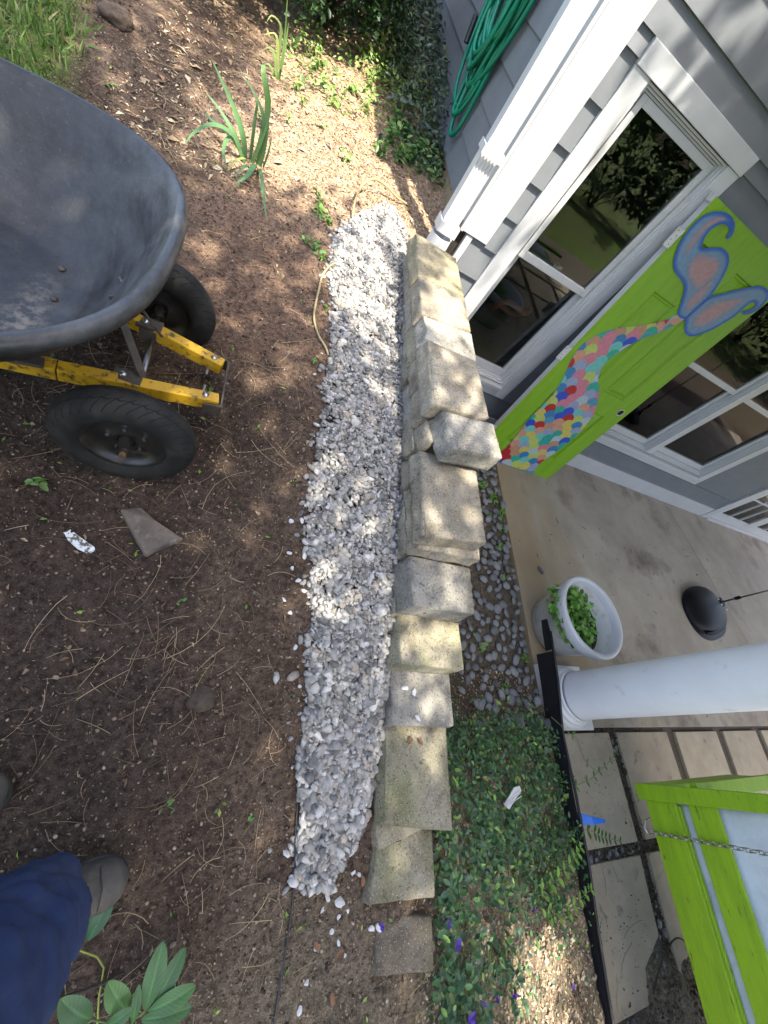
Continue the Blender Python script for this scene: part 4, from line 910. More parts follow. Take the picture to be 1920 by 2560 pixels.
# shaded creeper in the strip along the side wall
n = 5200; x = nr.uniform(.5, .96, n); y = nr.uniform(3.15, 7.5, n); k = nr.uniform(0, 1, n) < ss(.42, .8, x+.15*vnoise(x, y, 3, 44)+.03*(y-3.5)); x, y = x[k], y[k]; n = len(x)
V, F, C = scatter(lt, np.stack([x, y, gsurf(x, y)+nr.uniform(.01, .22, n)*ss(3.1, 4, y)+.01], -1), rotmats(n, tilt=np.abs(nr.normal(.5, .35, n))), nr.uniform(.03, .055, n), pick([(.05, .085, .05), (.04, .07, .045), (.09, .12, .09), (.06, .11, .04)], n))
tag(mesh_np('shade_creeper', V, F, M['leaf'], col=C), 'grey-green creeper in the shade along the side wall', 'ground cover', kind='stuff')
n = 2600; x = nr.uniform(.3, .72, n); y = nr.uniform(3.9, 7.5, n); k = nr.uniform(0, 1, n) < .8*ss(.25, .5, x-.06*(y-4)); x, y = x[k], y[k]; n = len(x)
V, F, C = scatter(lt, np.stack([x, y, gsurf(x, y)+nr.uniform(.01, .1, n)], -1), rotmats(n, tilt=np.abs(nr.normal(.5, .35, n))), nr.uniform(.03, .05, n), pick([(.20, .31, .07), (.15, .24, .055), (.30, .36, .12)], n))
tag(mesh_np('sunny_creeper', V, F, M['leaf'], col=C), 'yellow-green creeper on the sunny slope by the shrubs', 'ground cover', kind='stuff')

n = 7000; x = nr.uniform(-.25, .95, n); y = nr.uniform(2.85, 4.6, n)
d_ = np.maximum(.95*ss(.35, .62, x+.10*vnoise(x, y, 4, 61))*ss(2.95, 3.15, y), .75*ss(3.2, 3.4, y+.1*vnoise(x, y, 4, 62))*ss(-.3, .1, x))*np.clip(.40+1.3*vnoise(x, y, 7, 63), 0, 1)
k = nr.uniform(0, 1, n) < d_; x, y = x[k], y[k]; n = len(x)
V, F, C = scatter(lt, np.stack([x, y, gsurf(x, y)+nr.uniform(.006, .07, n)], -1), rotmats(n, tilt=np.abs(nr.normal(.5, .35, n))), nr.uniform(.022, .045, n), pick([(.13, .24, .05), (.18, .30, .065), (.09, .17, .045), (.26, .33, .10)], n))
tag(mesh_np('weed_cover', V, F, M['leaf'], col=C), 'patchy light green weeds on the sunny slope by the house corner', 'weeds', kind='stuff')

# ================================================================ LAWN GRASS
n = 15000; x = nr.uniform(-2.2, -.66, n); y = nr.uniform(1.9, 5, n)
k = nr.uniform(0, 1, n) < ss(.05, -.12, x+.85+.22*(y-2.5)+.10*vnoise(x, y, 2.2, 5)); x, y = x[k], y[k]; n = len(x)
bl = np.array([(-.06, 0, 0), (.06, 0, 0), (.045, .1, .5), (-.045, .1, .5), (0, .35, 1)]); bf = np.array([(0, 1, 2), (0, 2, 3), (3, 2, 4)])
V, F, C = scatter([(bl, bf), (bl*np.array((1, 1.8, .9)), bf)], np.stack([x, y, gsurf(x, y)-.005], -1), rotmats(n, tilt=np.abs(nr.normal(0, .5, n))), nr.uniform(.03, .085, n), pick([(.10, .20, .03), (.16, .26, .05), (.07, .14, .025), (.30, .28, .12)], n, [.35, .3, .2, .15]))
tag(mesh_np('lawn_grass', V, F, M['leaf'], col=C), 'rough green lawn grass beyond the wheelbarrow', 'grass', kind='stuff')

# ================================================================ SHRUBS AND TREES
def shrub(x, y, rx, ry, h, nl, ls, label, cols, p=None, group=None, gap=.35, name='shrub', seed=0):
    z = gs(x, y); root = tag(empty(name, (x, y, z)), label, 'shrub', group)
    a = nr.uniform(0, 2*np.pi, nl); u = nr.uniform(-.25, 1, nl); rr = np.sqrt(1-np.clip(u, -1, 1)**2)
    rad = nr.uniform(.55, 1.0, nl)**.6
    bumpy = 1+.28*np.sin(3*a+seed)*np.cos(4*u+seed)+.18*np.sin(7*a+2*seed+5*u)
    P = np.stack([np.cos(a)*rr*rx*rad*bumpy, np.sin(a)*rr*ry*rad*bumpy, h*.30+u*h*.70*rad*bumpy], -1)
    k = (np.sin(P[:, 0]*23/rx*.3+seed)+np.sin(P[:, 1]*19/ry*.3+2*seed)+np.sin(P[:, 2]*21/h*.3+seed)) > -1.7
    k &= P[:, 2] > .0
    P = P[k]; n = len(P)
    leaves_obj('crown', P, rotmats(n, tilt=np.abs(nr.normal(.7, .45, n))), nr.uniform(.7, 1.25, n)*ls, pick(cols, n, p, .25), [simple_leaf(.5, .1), simple_leaf(.4, .2)] if ls > .1 else lt, root, 'leaf_far' if ls > .1 else 'leaf')
    m_ = MB()
    for i in range(16):
        q = P[rnd.randrange(n)]; m_.tube([(rnd.uniform(-.05, .05), rnd.uniform(-.05, .05), -.03), (q[0]*.35, q[1]*.35, q[2]*.5), (q[0]*.75, q[1]*.75, q[2]*.85), (q[0], q[1], q[2])], [.013, .010, .006, .003], 5)
    m_.build('branches', M['bark'], root); return root
dk = [(.012, .034, .011), (.020, .052, .015), (.035, .085, .022), (.09, .18, .035)]
shrub(-.44, 4.22, .52, .56, .95, 8000, .045, 'dark evergreen shrub overhanging the slope left of the yellowing iris', dk, [.45, .33, .16, .06], seed=1)
shrub(.06, 4.30, .46, .52, .95, 8000, .045, 'dark evergreen shrub directly behind the yellowing iris', dk, [.45, .33, .16, .06], seed=4.4)
shrub(.20, 5.15, .42, .62, 1.1, 6000, .05, 'dark evergreen shrub nearest the sunny creeper', dk, [.45, .33, .16, .06], seed=2.2)
shrub(-1.15, 5.0, .6, .75, 1.1, 6000, .05, 'evergreen shrub furthest left behind the bare slope', dk, [.35, .35, .2, .1], seed=3.7)
shrub(.9, 7.2, .5, .8, 1.3, 4000, .05, 'shaded shrub at the far end of the side wall', dk, [.4, .35, .2, .05], seed=5.1)
# bare stems hanging in front of the shrub
for (pts) in ([(-.10, 3.75, 1.45), (-.04, 3.66, 1.32), (0, 3.6, 1.26)], [(.06, 3.78, 1.6), (.14, 3.72, 1.5), (.17, 3.66, 1.36), (.17, 3.63, 1.30)]):
    pass
def tree(x, y, h, label, clumps, ls, per, cols, trunk_r=.16, name='tree', group=None):
    z = gs(x, y); root = tag(empty(name, (x, y, z)), label, 'tree', group)
    m_ = MB(); top = Vector((0, 0, h))
    m_.tube([(0, 0, -.2), (.02, .03, h*.3), (.05, -.02, h*.6), (0, .05, h*.9)], [trunk_r*1.3, trunk_r, trunk_r*.7, trunk_r*.3], 12)
    m_.build('trunk', M['bark'], root, smooth=True)
    C3 = np.array(clumps)-np.array([x, y, z]); n = len(C3)
    m_ = MB()
    for i in range(0, n, max(1, n//60)):
        c = C3[i]; s_ = Vector((0, 0, min(h*.85, max(h*.35, c[2]*.62))))
        mid = s_.lerp(Vector(c), .5)+Vector((0, 0, .15)); m_.tube([s_, mid, Vector(c)], [trunk_r*.28, trunk_r*.16, .008], 5)
    m_.build('branches', M['bark'], root)
    P = np.repeat(C3, per, 0)+nr.normal(0, .13, (n*per, 3))
    leaves_obj('crown', P, rotmats(n*per, tilt=np.abs(nr.normal(.5, .5, n*per))), nr.uniform(.7, 1.3, n*per)*ls, pick(cols, n*per, None, .25), [simple_leaf(.6, .1), simple_leaf(.45, .2)], root, 'leaf_far')
    return root
# overhead tree: leaf clumps hang where their shade reaches the yard below
def lit(x, y):
    if x > 2.2: return .0
    if y > 2.2: p = .995 if x > -.30 else (.5 if x > -.5 else (.25 if x > -.75 else .30))
    elif y > 1.60: p = 1.0 if x > .30 else (.55 if x > .0 else .04)
    elif y > 1.0: p = .50 if x > .3 else (.40 if x > -.05 else .04)
    elif y > .30: p = 1.0 if x > .38 else (.12 if x > .28 else .0)
    else: p = .0
    if .62 < x < 1.25 and -.1 < y < 2.3: p = .55
    if x >= 1.25: p = .0
    if 1.40 < x < 2.15 and -1.7 < y < -.55: p = .97
    return p
cl = []
rc = random.Random(21)
def cast(gx0, gy0_, z0, lo=5.4, hi=8.6):
    hgt = rc.uniform(lo, hi)-z0; s = hgt/sd.z; cl.append((gx0+sd.x*s, gy0_+sd.y*s, z0+hgt))
for a_ in np.arange(-2.4, 4.4, .10):
    for b_ in np.arange(-3.0, 4.2, .10):
        gx0, gy0_ = a_+rc.uniform(-.06, .06), b_+rc.uniform(-.06, .06)
        if gx0 > 2.2 and gy0_ > -.5: continue
        if gx0 > .95 and gy0_ > 2.2: continue
        pl_ = lit(gx0, gy0_)
        if 0 < pl_ < .9: pl_ = min(1, max(0, pl_+1.5*noise.noise(Vector((gx0*3.1, gy0_*3.1, 4.7)))))
        if rc.random() < pl_**.6: continue
        cast(gx0, gy0_, gz(gx0, gy0_))
for i in range(130):      # branch ends shading the right half of the window wall
    gx0, z0 = rc.uniform(1.50, 2.15), rc.uniform(.3, 2.6)
    if rc.random() < .5*ss(1.8, 1.5, gx0): continue
    cast(gx0, 2.43, z0, 5.4, 8)
gcols = [(.05, .12, .025), (.07, .16, .03), (.10, .2, .04)]
tree(-.9, -3.4, 6.8, 'broad shade tree standing behind the photographer', cl, .115, 16, gcols, .17)
def ball(cx, cy, cz, r, n, seed):
    q = random.Random(seed); out = []
    for i in range(n):
        a = q.uniform(0, 6.28); u = q.uniform(-.8, 1); rr = math.sqrt(1-u*u); k = q.uniform(.5, 1)**.5; out.append((cx+math.cos(a)*rr*r*k, cy+math.sin(a)*rr*r*k, cz+u*r*.9*k))
    return out
for i, (x, y, r) in enumerate([(-6, -12, 2.6), (-1.5, -14, 3), (3.5, -12.5, 2.7), (8.5, -13, 3)]):
    z = gz(x, y); tree(x, y, 4.5, 'tree at the far side of the lawn behind the photographer', ball(x, y, z+3.4, r, 170, i), .30, 9, gcols, .2, group='trees beyond the lawn')

for i, (x, y) in enumerate([(-3.5, -7), (-1.4, -7.1), (.7, -7), (2.8, -6.9), (4.9, -6.6), (6.8, -6.2), (8.6, -5.8), (10.4, -5.2), (12.2, -4.5), (13.9, -3.5), (15.2, -2.2), (16, -.7), (16.3, .9)]):
    shrub(x, y, 1.25, 1.05, 2.7, 1500, .22, 'tall hedge plant across the lawn behind the photographer', dk, None, 'hedge across the lawn', seed=i*1.3, name='hedge_plant')

# ================================================================ STRAPPY IRIS PLANTS
def blade(root, pts, wd, col, name='leaf', k=1.0):
    pts = [(p[0]*k, p[1]*k, p[2]*k) for p in pts]; wd = wd*.85*max(k, .7)
    """long strap leaf through the given points (local), V-folded, tapering to a tip"""
    P = [Vector(p) for p in pts]; N = 14; C_ = []
    for i in range(N):
        t = i/(N-1)*(len(P)-1); k = min(int(t), len(P)-2); f = t-k
        p0 = P[max(k-1, 0)]; p1 = P[k]; p2 = P[k+1]; p3 = P[min(k+2, len(P)-1)]
        C_.append(.5*((2*p1)+(p2-p0)*f+(2*p0-5*p1+4*p2-p3)*f*f+(3*p1-p0-3*p2+p3)*f**3))
    V = []; F = []; side0 = None
    for i, c in enumerate(C_):
        d = (C_[min(i+1, N-1)]-C_[max(i-1, 0)]).normalized(); s_ = d.cross(Vector((-.35, -.4, .85))).normalized()
        if side0 and s_.dot(side0) < 0: s_ = -s_
        side0 = s_; u = i/(N-1); wv = wd*(.75+.5*min(1, u*3))*(1-u**2.6)+.0006; up_ = s_.cross(d)
        V += [c-s_*wv/2+up_*wv*.12, c, c+s_*wv/2+up_*wv*.12]
    for i in range(N-1):
        for k in (0, 1): F.append((i*3+k, i*3+k+1, i*3+k+4, i*3+k+3))
    cc = np.tile(np.array(col), (len(V), 1))*np.repeat(np.linspace(.8, 1.15, N), 3)[:, None]
    return mesh_np(name, np.array([v[:] for v in V]), np.array(F), M['leaf'], root, col=cc, smooth=True)
ir = (-.134, 2.444); iz = gs(*ir)
I1 = tag(empty('iris_plant', (ir[0], ir[1], iz)), 'strappy grey-green iris clump on the bare slope, nearest the wheelbarrow', 'plant')
gg = (.10, .20, .075); gy = (.30, .36, .10)
for pts, wd, c in [
    ([(-.02, 0, 0), (-.05, 0, .09), (-.12, .01, .18), (-.215, .02, .27)], .026, gg),
    ([(-.03, 0, 0), (-.08, .0, .07), (-.15, .01, .12), (-.225, .02, .155)], .020, gg),
    ([(-.03, -.01, 0), (-.09, -.04, .085), (-.17, -.08, .095), (-.23, -.13, .05), (-.255, -.17, .005)], .025, gg),
    ([(.03, .0, 0), (.04, .0, .13), (.0, .01, .22), (-.11, .02, .30)], .020, (.08, .15, .07)),
    ([(.0, .02, 0), (-.01, .02, .13), (-.02, .03, .26)], .020, gg),
    ([(.01, .0, 0), (.03, .0, .12), (.03, .01, .24), (-.02, .02, .345), (.02, .12, .32)], .032, (.12, .22, .07)),
    ([(.05, 0, 0), (.05, .0, .12), (.03, .01, .27)], .021, gg),
    ([(.04, .0, 0), (.03, .01, .1), (.015, .02, .2)], .026, (.13, .23, .07)),
    ([(.06, 0, 0), (.07, .0, .07), (.07, .01, .145)], .012, (.06, .10, .06)),
    ([(-.02, -.02, 0), (-.09, -.03, .07), (-.11, -.10, .04), (-.08, -.18, .015)], .022, gg),
    ([(.02, -.03, .0), (-.02, -.08, .04), (-.06, -.15, .03), (-.07, -.20, .01)], .013, gy),
    ([(.03, -.03, 0), (.03, -.10, .05), (.01, -.20, .03), (-.03, -.28, .01)], .030, gg),
    ([(.02, -.03, 0), (.0, -.12, .04), (-.04, -.22, .015)], .018, gg),
    ([(.04, -.03, 0), (.06, -.14, .05), (.10, -.28, .02), (.13, -.41, .012)], .017, gg),
    ([(-.03, .02, 0), (-.12, .06, .04), (-.2, .12, .03), (-.26, .2, .02)], .016, gg)]: blade(I1, pts, wd, c)
i2 = (-.13, 3.36); I2 = tag(empty('iris_plant', (i2[0], i2[1], gs(*i2))), 'sunlit yellowing iris clump under the dark shrub', 'plant')
for pts, wd, c in [
    ([(0, 0, 0), (-.03, .05, .2), (-.06, .08, .38), (-.16, .06, .42), (-.2, .02, .36)], .026, (.24, .32, .09)),
    ([(0, 0, 0), (-.04, .04, .2), (-.1, .06, .31), (-.2, .03, .26)], .024, (.34, .38, .12)),
    ([(0, 0, 0), (-.05, .02, .14), (-.12, .02, .2), (-.2, -.02, .14)], .024, (.22, .32, .09)),
    ([(.02, 0, 0), (.0, .06, .3), (-.06, .13, .6)], .018, (.16, .25, .07)),
    ([(.03, 0, 0), (.02, .05, .25), (.0, .1, .45)], .022, (.20, .3, .09)),
    ([(-.02, 0, 0), (-.1, -.02, .08), (-.18, -.03, .03)], .022, (.2, .3, .09))]: blade(I2, pts, wd, c, k=.52)

# ================================================================ BROAD-LEAVED PLANT AT THE BOTTOM LEFT
def broad(root, a, b, wd, col, arch=.03, name='leaf'):
    """broad veined leaf from a to b (local coordinates)"""
    a = Vector(a); b = Vector(b); d = (b-a); L = d.length; d.normalize(); s_ = d.cross(Vector((0, 0, 1))).normalized(); up_ = s_.cross(d); N = 22; Wn = 13
    V = []; F = []; Cc = []
    for i in range(N):
        u = i/(N-1); wv = wd*(max(0, math.sin(math.pi*min(1, (u*.985+.015)**1.15)))**.62)*.5+.0008
        for k in range(Wn):
            q = k/(Wn-1)*2-1
            vein = math.exp(-(q/.10)**2)
            sidev = .5+.5*math.cos((u*9-abs(q)*2.2)*2*math.pi)
            p = a+d*(L*u)+s_*(wv*q)+up_*(arch*math.sin(math.pi*u)+.16*wv*abs(q)+.02*wd*sidev*(1-vein)*min(1, abs(q)*3)-.02*wd*vein)
            V.append(p[:]); Cc.append(np.array(col)*(1+.55*vein+.30*(sidev-.5))*(1+.12*math.sin(u*7+q*3)))
    for i in range(N-1):
        for k in range(Wn-1): F.append((i*Wn+k, i*Wn+k+1, (i+1)*Wn+k+1, (i+1)*Wn+k))
    return mesh_np(name, np.array(V), np.array(F), M['leaf'], root, col=np.clip(np.array(Cc), 0, 1), smooth=True)
bz = gs(.12, -.56); bo = Vector((.12, -.56, bz)); BL = tag(empty('broadleaf_plant', bo), 'broad green ribbed-leaf plant on soil beside the navy trousers', 'plant')
gcl = (.060, .145, .045)
for (ax, ay), (bx, by), wd, c, z1, z2 in [
    ((.144, -.523), (.150, -.403), .042, gcl, .66, .70), ((.158, -.519), (.202, -.424), .036, (.05, .125, .04), .66, .69), ((.152, -.527), (.24, -.494), .040, (.07, .165, .048), .66, .69),
    ((.141, -.541), (.24, -.531), .036, (.055, .135, .04), .65, .68), ((.123, -.538), (.118, -.469), .018, gcl, .66, .69), ((.109, -.52), (.054, -.449), .042, (.08, .175, .042), .66, .70),
    ((.039, -.516), (-.027, -.459), .045, (.05, .12, .038), .66, .70), ((.071, -.527), (.115, -.500), .026, (.055, .135, .045), .67, .70), ((.15, -.56), (.22, -.60), .035, gcl, .65, .68), ((.10, -.56), (.06, -.62), .04, gcl, .66, .69)]:
    broad(BL, Vector((ax, ay, z1))-bo, Vector((bx, by, z2))-bo, wd, c, .008)
m_ = MB()
for (x, y, z) in [(.144, -.523, .66), (.158, -.519, .66), (.109, -.52, .66), (.123, -.538, .66), (.039, -.516, .66), (.15, -.56, .65)]: m_.tube([(0, 0, -.01), ((x-.12)*.5, (y+.56)*.5, (z-bz)*.7), (x-.12, y+.56, z-bz)], .0022, 5)
m_.build('stem', M['leafstem'], BL, smooth=True)
b2 = Vector((0, -.40, gs(0, -.40))); BK = tag(empty('broadleaf_plant', b2), 'dark folded leaf caught under the brown boot', 'plant')
broad(BK, Vector((-.004, -.398, .625))-b2, Vector((.026, -.318, .655))-b2, .034, (.045, .12, .05), .006); broad(BK, Vector((-.006, -.39, .622))-b2, Vector((-.012, -.335, .65))-b2, .03, (.04, .10, .045), .006)
m_ = MB(); m_.tube([Vector(p)-b2 for p in [(-.03, -.405, .625), (-.01, -.413, .628), (.024, -.43, .622), (.043, -.453, .615), (.047, -.504, .607), (.059, -.56, .60)]], .002, 6); m_.build('stem', mat('yellow_stem', (.30, .34, .06), (.25, .28, .05)), BK, smooth=True)
m_ = MB(); m_.tube([(-.06, -.495, gs(-.06, -.495)+.008), (-.028, -.49, .608), (.015, -.486, .612), (.056, -.477, .614), (.09, -.469, .612)], [.005, .0048, .0042, .0035, .002], 7)
tag(m_.build('stick', M['bark'], smooth=True), 'short bent stick between trousers and broad leaves', 'stick')

# ================================================================ WHEELBARROW
wc = Vector((-.21, 1.01, .826)); WBW = tag(empty('wheelbarrow', wc), 'two-wheeled wheelbarrow with scuffed black plastic tray and yellow frame', 'wheelbarrow')
def WP(mb_, name, m, bevel=0, smooth=False, parent=None, off=None):
    mb_.v = [(x-wc.x, y-wc.y, z-wc.z) for x, y, z in mb_.v]; return mb_.build(name, m, WBW, bevel=bevel, smooth=smooth)
def sgp(v, p): return math.copysign(abs(v)**p, v)
NS = 72; loops = []
def loop(cx_, a, b, zf, p=.74):
    L_ = []
    for k in range(NS):
        th = 2*math.pi*k/NS; x = cx_+a*sgp(math.cos(th), p); y = 1.0+b*sgp(math.sin(th), p); L_.append((x, y, zf(x)))
    return L_
rimz = lambda x: 1.405-.10*(-.165-x)/1.1
FL = (-.74, .33, .25); RM = (-.742, .545, .47)
prof = [(.0, 0, .0), (.6, 0, .0), (.92, 0, .002), (1, .03, .012), (1, .09, .04), (1, .20, .11), (1, .45, .33), (1, .72, .65), (1, .92, .92), (1, 1.0, 1.0)]
m_ = MB()
for (fs, t, hz) in prof:
    cx_ = FL[0]+(RM[0]-FL[0])*t; a = (FL[1]*fs)+(RM[1]-FL[1])*t; b = (FL[2]*fs)+(RM[2]-FL[2])*t
    loops.append(loop(cx_, max(a, .001), max(b, .001), lambda x, hz=hz: 1.105+(rimz(x)-1.105)*hz, .74 if t > .1 else .82))
for (da, dz) in [(.008, .006), (.020, .004), (.028, -.008), (.028, -.026), (.014, -.030)]: loops.append(loop(RM[0], RM[1]+da, RM[2]+da, lambda x, dz=dz: rimz(x)+dz))
for (t, hz, o_) in [(.92, .90, .008), (.72, .63, .007), (.45, .31, .006), (.2, .09, .006), (0.03, -.01, .004)]:
    a = FL[1]+(RM[1]-FL[1])*t+o_; b = FL[2]+(RM[2]-FL[2])*t+o_; loops.append(loop(FL[0]+(RM[0]-FL[0])*t, a, b, lambda x, hz=hz: 1.100+(rimz(x)-1.105)*hz, .74 if t > .1 else .82))
loops.append(loop(FL[0], .001, .001, lambda x: 1.096))
vs_ = [p for L_ in loops for p in L_]; fs_ = []
for i in range(len(loops)-1):
    for k in range(NS): fs_.append((i*NS+k, i*NS+(k+1) % NS, (i+1)*NS+(k+1) % NS, (i+1)*NS+k))
m_.add(vs_, fs_)
tr_ = WP(m_, 'tray', M['tray'], smooth=True)
for (x, y, z) in [(-.47, .87, 1.118), (-.45, 1.02, 1.118), (-.47, 1.14, 1.118), (-.80, .85, 1.108), (-.80, 1.15, 1.108)]:
    m_ = MB(); m_.lathe([(0, .004), (.005, .0035), (.008, .001), (.009, -.002)], 14, (x, y, z-.008)); WP(m_, 'tray_bolt', M['bracket'], smooth=True)
def rail(pts, h=.042, wdt=.036):
    m2 = MB()
    for a, b in zip(pts[:-1], pts[1:]): m2.bar(a, b, wdt, h)
    return WP(m2, 'frame_rail', M['yellow'], bevel=.003)
rail([(-.012, .932, 1.012), (-.40, .855, 1.03)]); rail([(-.402, .8546, 1.031), (-1.12, .752, 1.050), (-1.75, .66, 1.13)])
rail([(-.025, 1.085, 1.012), (-.40, 1.155, 1.03)]); rail([(-.402, 1.1554, 1.031), (-1.12, 1.263, 1.050), (-1.75, 1.36, 1.13)])
for y0, y1 in ((.66, .645), (1.36, 1.375)):
    m_ = MB(); m_.tube([(-1.75, y0, 1.13), (-1.92, y1, 1.152)], .019, 12); WP(m_, 'handle_grip', M['black'], smooth=True)
for y in (.74, 1.28):
    m_ = MB(); m_.tube([(-1.05, y, 1.03), (-1.12, y, .95), (-1.14, y, gs(-1.14, y)+.012), (-1.02, y, gs(-1.02, y)+.012)], .014, 8); WP(m_, 'rest_leg', M['bracket'], smooth=True)
m_ = MB(); m_.tube([(-.206, .68, 1.0), (-.254, 1.31, 1.0)], .0085, 12); WP(m_, 'axle', M['steel'], smooth=True)
m_ = MB(); m_.bar((.0, .905, 1.005), (-.010, 1.105, 1.005), .006, .045); m_.bar((.003, .906, 1.005), (-.05, .897, 1.005), .005, .045); m_.bar((-.012, 1.106, 1.005), (-.07, 1.117, 1.005), .005, .045); WP(m_, 'front_bumper', M['bracket'], bevel=.002)
for a, b in (((-.215, .912, 1.035), (-.30, .975, 1.23)), ((-.215, 1.105, 1.035), (-.30, 1.04, 1.23))):
    m_ = MB(); m_.bar(a, b, .022, .007); WP(m_, 'brace', M['bracket'], bevel=.002)
for (x, y) in ((-.245, .897), (-.245, 1.128)):
    m_ = MB(); m_.box(x-.04, x+.03, y-.022, y+.022, 1.0335, 1.045); m_.box(x-.03, x+.02, y-.024, y-.0195, .985, 1.033); m_.box(x-.03, x+.02, y+.0195, y+.024, .985, 1.033); WP(m_, 'axle_bracket', M['bracket'], bevel=.002)
for (x, y, z) in ((-.262, .897, 1.046), (-.188, .899, 1.034), (-.262, 1.128, 1.046), (-.19, 1.117, 1.034), (-.05, .926, 1.034), (-.055, 1.09, 1.034)):
    m_ = MB(); m_.lathe([(0, .007), (.006, .006), (.0095, .003), (.010, -.001)], 14, (x, y, z)); WP(m_, 'bolt', M['steel'], smooth=True)
for (x, y) in ((-.06, .915), (-.065, 1.10)):
    m_ = MB(); m_.tube([(x, .94 if y < 1 else 1.075, 1.01), (x, .985 if y < 1 else 1.03, 1.01)], .004, 8); WP(m_, 'bumper_bolt', M['steel'])
# tyre material with a chevron tread cut into the relief
def tread_mat():
    m, t, b = newmat('tyre_tread'); N = t.nodes; L = t.links; setin(b, 'Roughness', .78); setin(b, 'Specular IOR Level', .35)
    tc = N.new('ShaderNodeTexCoord'); sp = N.new('ShaderNodeSeparateXYZ'); L.new(tc.outputs['Object'], sp.inputs[0])
    def mt(op, a, b_=None, c=None):
        n_ = N.new('ShaderNodeMath'); n_.operation = op
        for i, v in enumerate((a, b_, c)):
            if v is None: continue
            if isinstance(v, (int, float)): n_.inputs[i].default_value = v
            else: L.new(v, n_.inputs[i])
        return n_.outputs[0]
    ang = mt('ARCTAN2', sp.outputs[0], sp.outputs[2]); ay = mt('ABSOLUTE', sp.outputs[1])
    ph = mt('ADD', mt('MULTIPLY', ang, 38/(2*math.pi)), mt('MULTIPLY', ay, 44.0))
    fr = mt('FRACT', ph); line = mt('LESS_THAN', fr, .13)
    rad = mt('SQRT', mt('ADD', mt('MULTIPLY', sp.outputs[0], sp.outputs[0]), mt('MULTIPLY', sp.outputs[2], sp.outputs[2])))
    msk = mt('MULTIPLY', mt('GREATER_THAN', rad, .148), mt('GREATER_THAN', ay, .006))
    zz = mt('LESS_THAN', mt('ABSOLUTE', mt('SUBTRACT', ay, mt('ADD', .014, mt('MULTIPLY', mt('PINGPONG', mt('MULTIPLY', ph, 1.0), .5), .008)))), .0016)
    g_ = mt('MULTIPLY', mt('MAXIMUM', line, zz), msk)
    nz = N.new('ShaderNodeTexNoise'); nz.inputs['Scale'].default_value = 14; nz.inputs['Detail'].default_value = 8; L.new(tc.outputs['Object'], nz.inputs['Vector'])
    mr = N.new('ShaderNodeMapRange'); mr.inputs[1].default_value = .45; mr.inputs[2].default_value = .75; L.new(nz.outputs[0], mr.inputs[0])
    mx = N.new('ShaderNodeMix'); mx.data_type = 'RGBA'; mx.inputs[6].default_value = (.012, .012, .012, 1); mx.inputs[7].default_value = (.040, .036, .030, 1); L.new(mr.outputs[0], mx.inputs[0])
    m2 = N.new('ShaderNodeMix'); m2.data_type = 'RGBA'; m2.inputs[7].default_value = (.004, .004, .004, 1); L.new(mx.outputs[2], m2.inputs[6]); L.new(g_, m2.inputs[0]); L.new(m2.outputs[2], b.inputs['Base Color'])
    bp = N.new('ShaderNodeBump'); bp.inputs['Strength'].default_value = 1; bp.inputs['Distance'].default_value = .004; bp.invert = True; L.new(g_, bp.inputs['Height']); L.new(bp.outputs[0], b.inputs['Normal'])
    return m
M['tyre'] = tread_mat()
for (y, sg) in ((.725, -1), (1.262, 1)):
    wl = empty('wheel', Vector((-.208 if sg < 0 else -.252, y, 1.0))-wc, WBW); wl.rotation_euler = (0, 0, .08)
    m_ = MB(); rt_ = .174; tw = .043
    tp = [(.098, -.030), (.104, -.037), (.118, -.0425), (.136, -.0435), (.152, -.040), (.164, -.030), (.171, -.016), (.174, 0), (.171, .016), (.164, .030), (.152, .040), (.136, .0435), (.118, .0425), (.104, .037), (.098, .030), (.094, .0)]
    m_.lathe(tp, 64, axis='Y', closed=True); m_.build('tyre', M['tyre'], wl, smooth=True)
    m_ = MB(); rp = [(.104, -.031*1), (.100, -.033), (.092, -.024), (.085, -.012), (.06, -.006), (.035, -.010), (.022, -.014), (.022, .014), (.035, .010), (.06, .006), (.085, .012), (.092, .024), (.100, .033), (.104, .031)]
    m_.lathe(rp, 48, axis='Y'); m_.build('wheel_rim', M['rim'], wl, smooth=True)
    m_ = MB(); m_.lathe([(0, -.055), (.018, -.055), (.019, -.05), (.019, .05), (.018, .055), (0, .055)], 24, axis='Y'); m_.build('hub', M['rim'], wl, smooth=False)
    m_ = MB(); m_.lathe([(0, sg*.066), (.0085, sg*.066), (.009, sg*.062), (.009, sg*.052), (.014, sg*.0515), (.014, sg*.050)], 16, axis='Y'); m_.build('hub_nut', mat('rusty_nut', (.30, .20, .11), (.20, .13, .08), rough=.5, metal=.7, scale=60), wl)
    for k in range(5):
        a = 2*math.pi*k/5+.4; m_ = MB(); m_.lathe([(0, sg*.0145), (.0045, sg*.014), (.0055, sg*.009)], 8, (.045*math.cos(a), 0, .045*math.sin(a)), axis='Y'); m_.build('rim_bolt', M['steel'], wl)
# grey side plate visible under the tray at the left edge
m_ = MB(); m_.bar((-.60, .80, 1.07), (-.42, .84, 1.06), .03, .01); WP(m_, 'tray_support', M['bracket'], bevel=.002)
m_ = MB(); m_.bar((-1.0, .79, 1.075), (-1.0, 1.21, 1.075), .04, .012); WP(m_, 'tray_support', M['bracket'], bevel=.002)

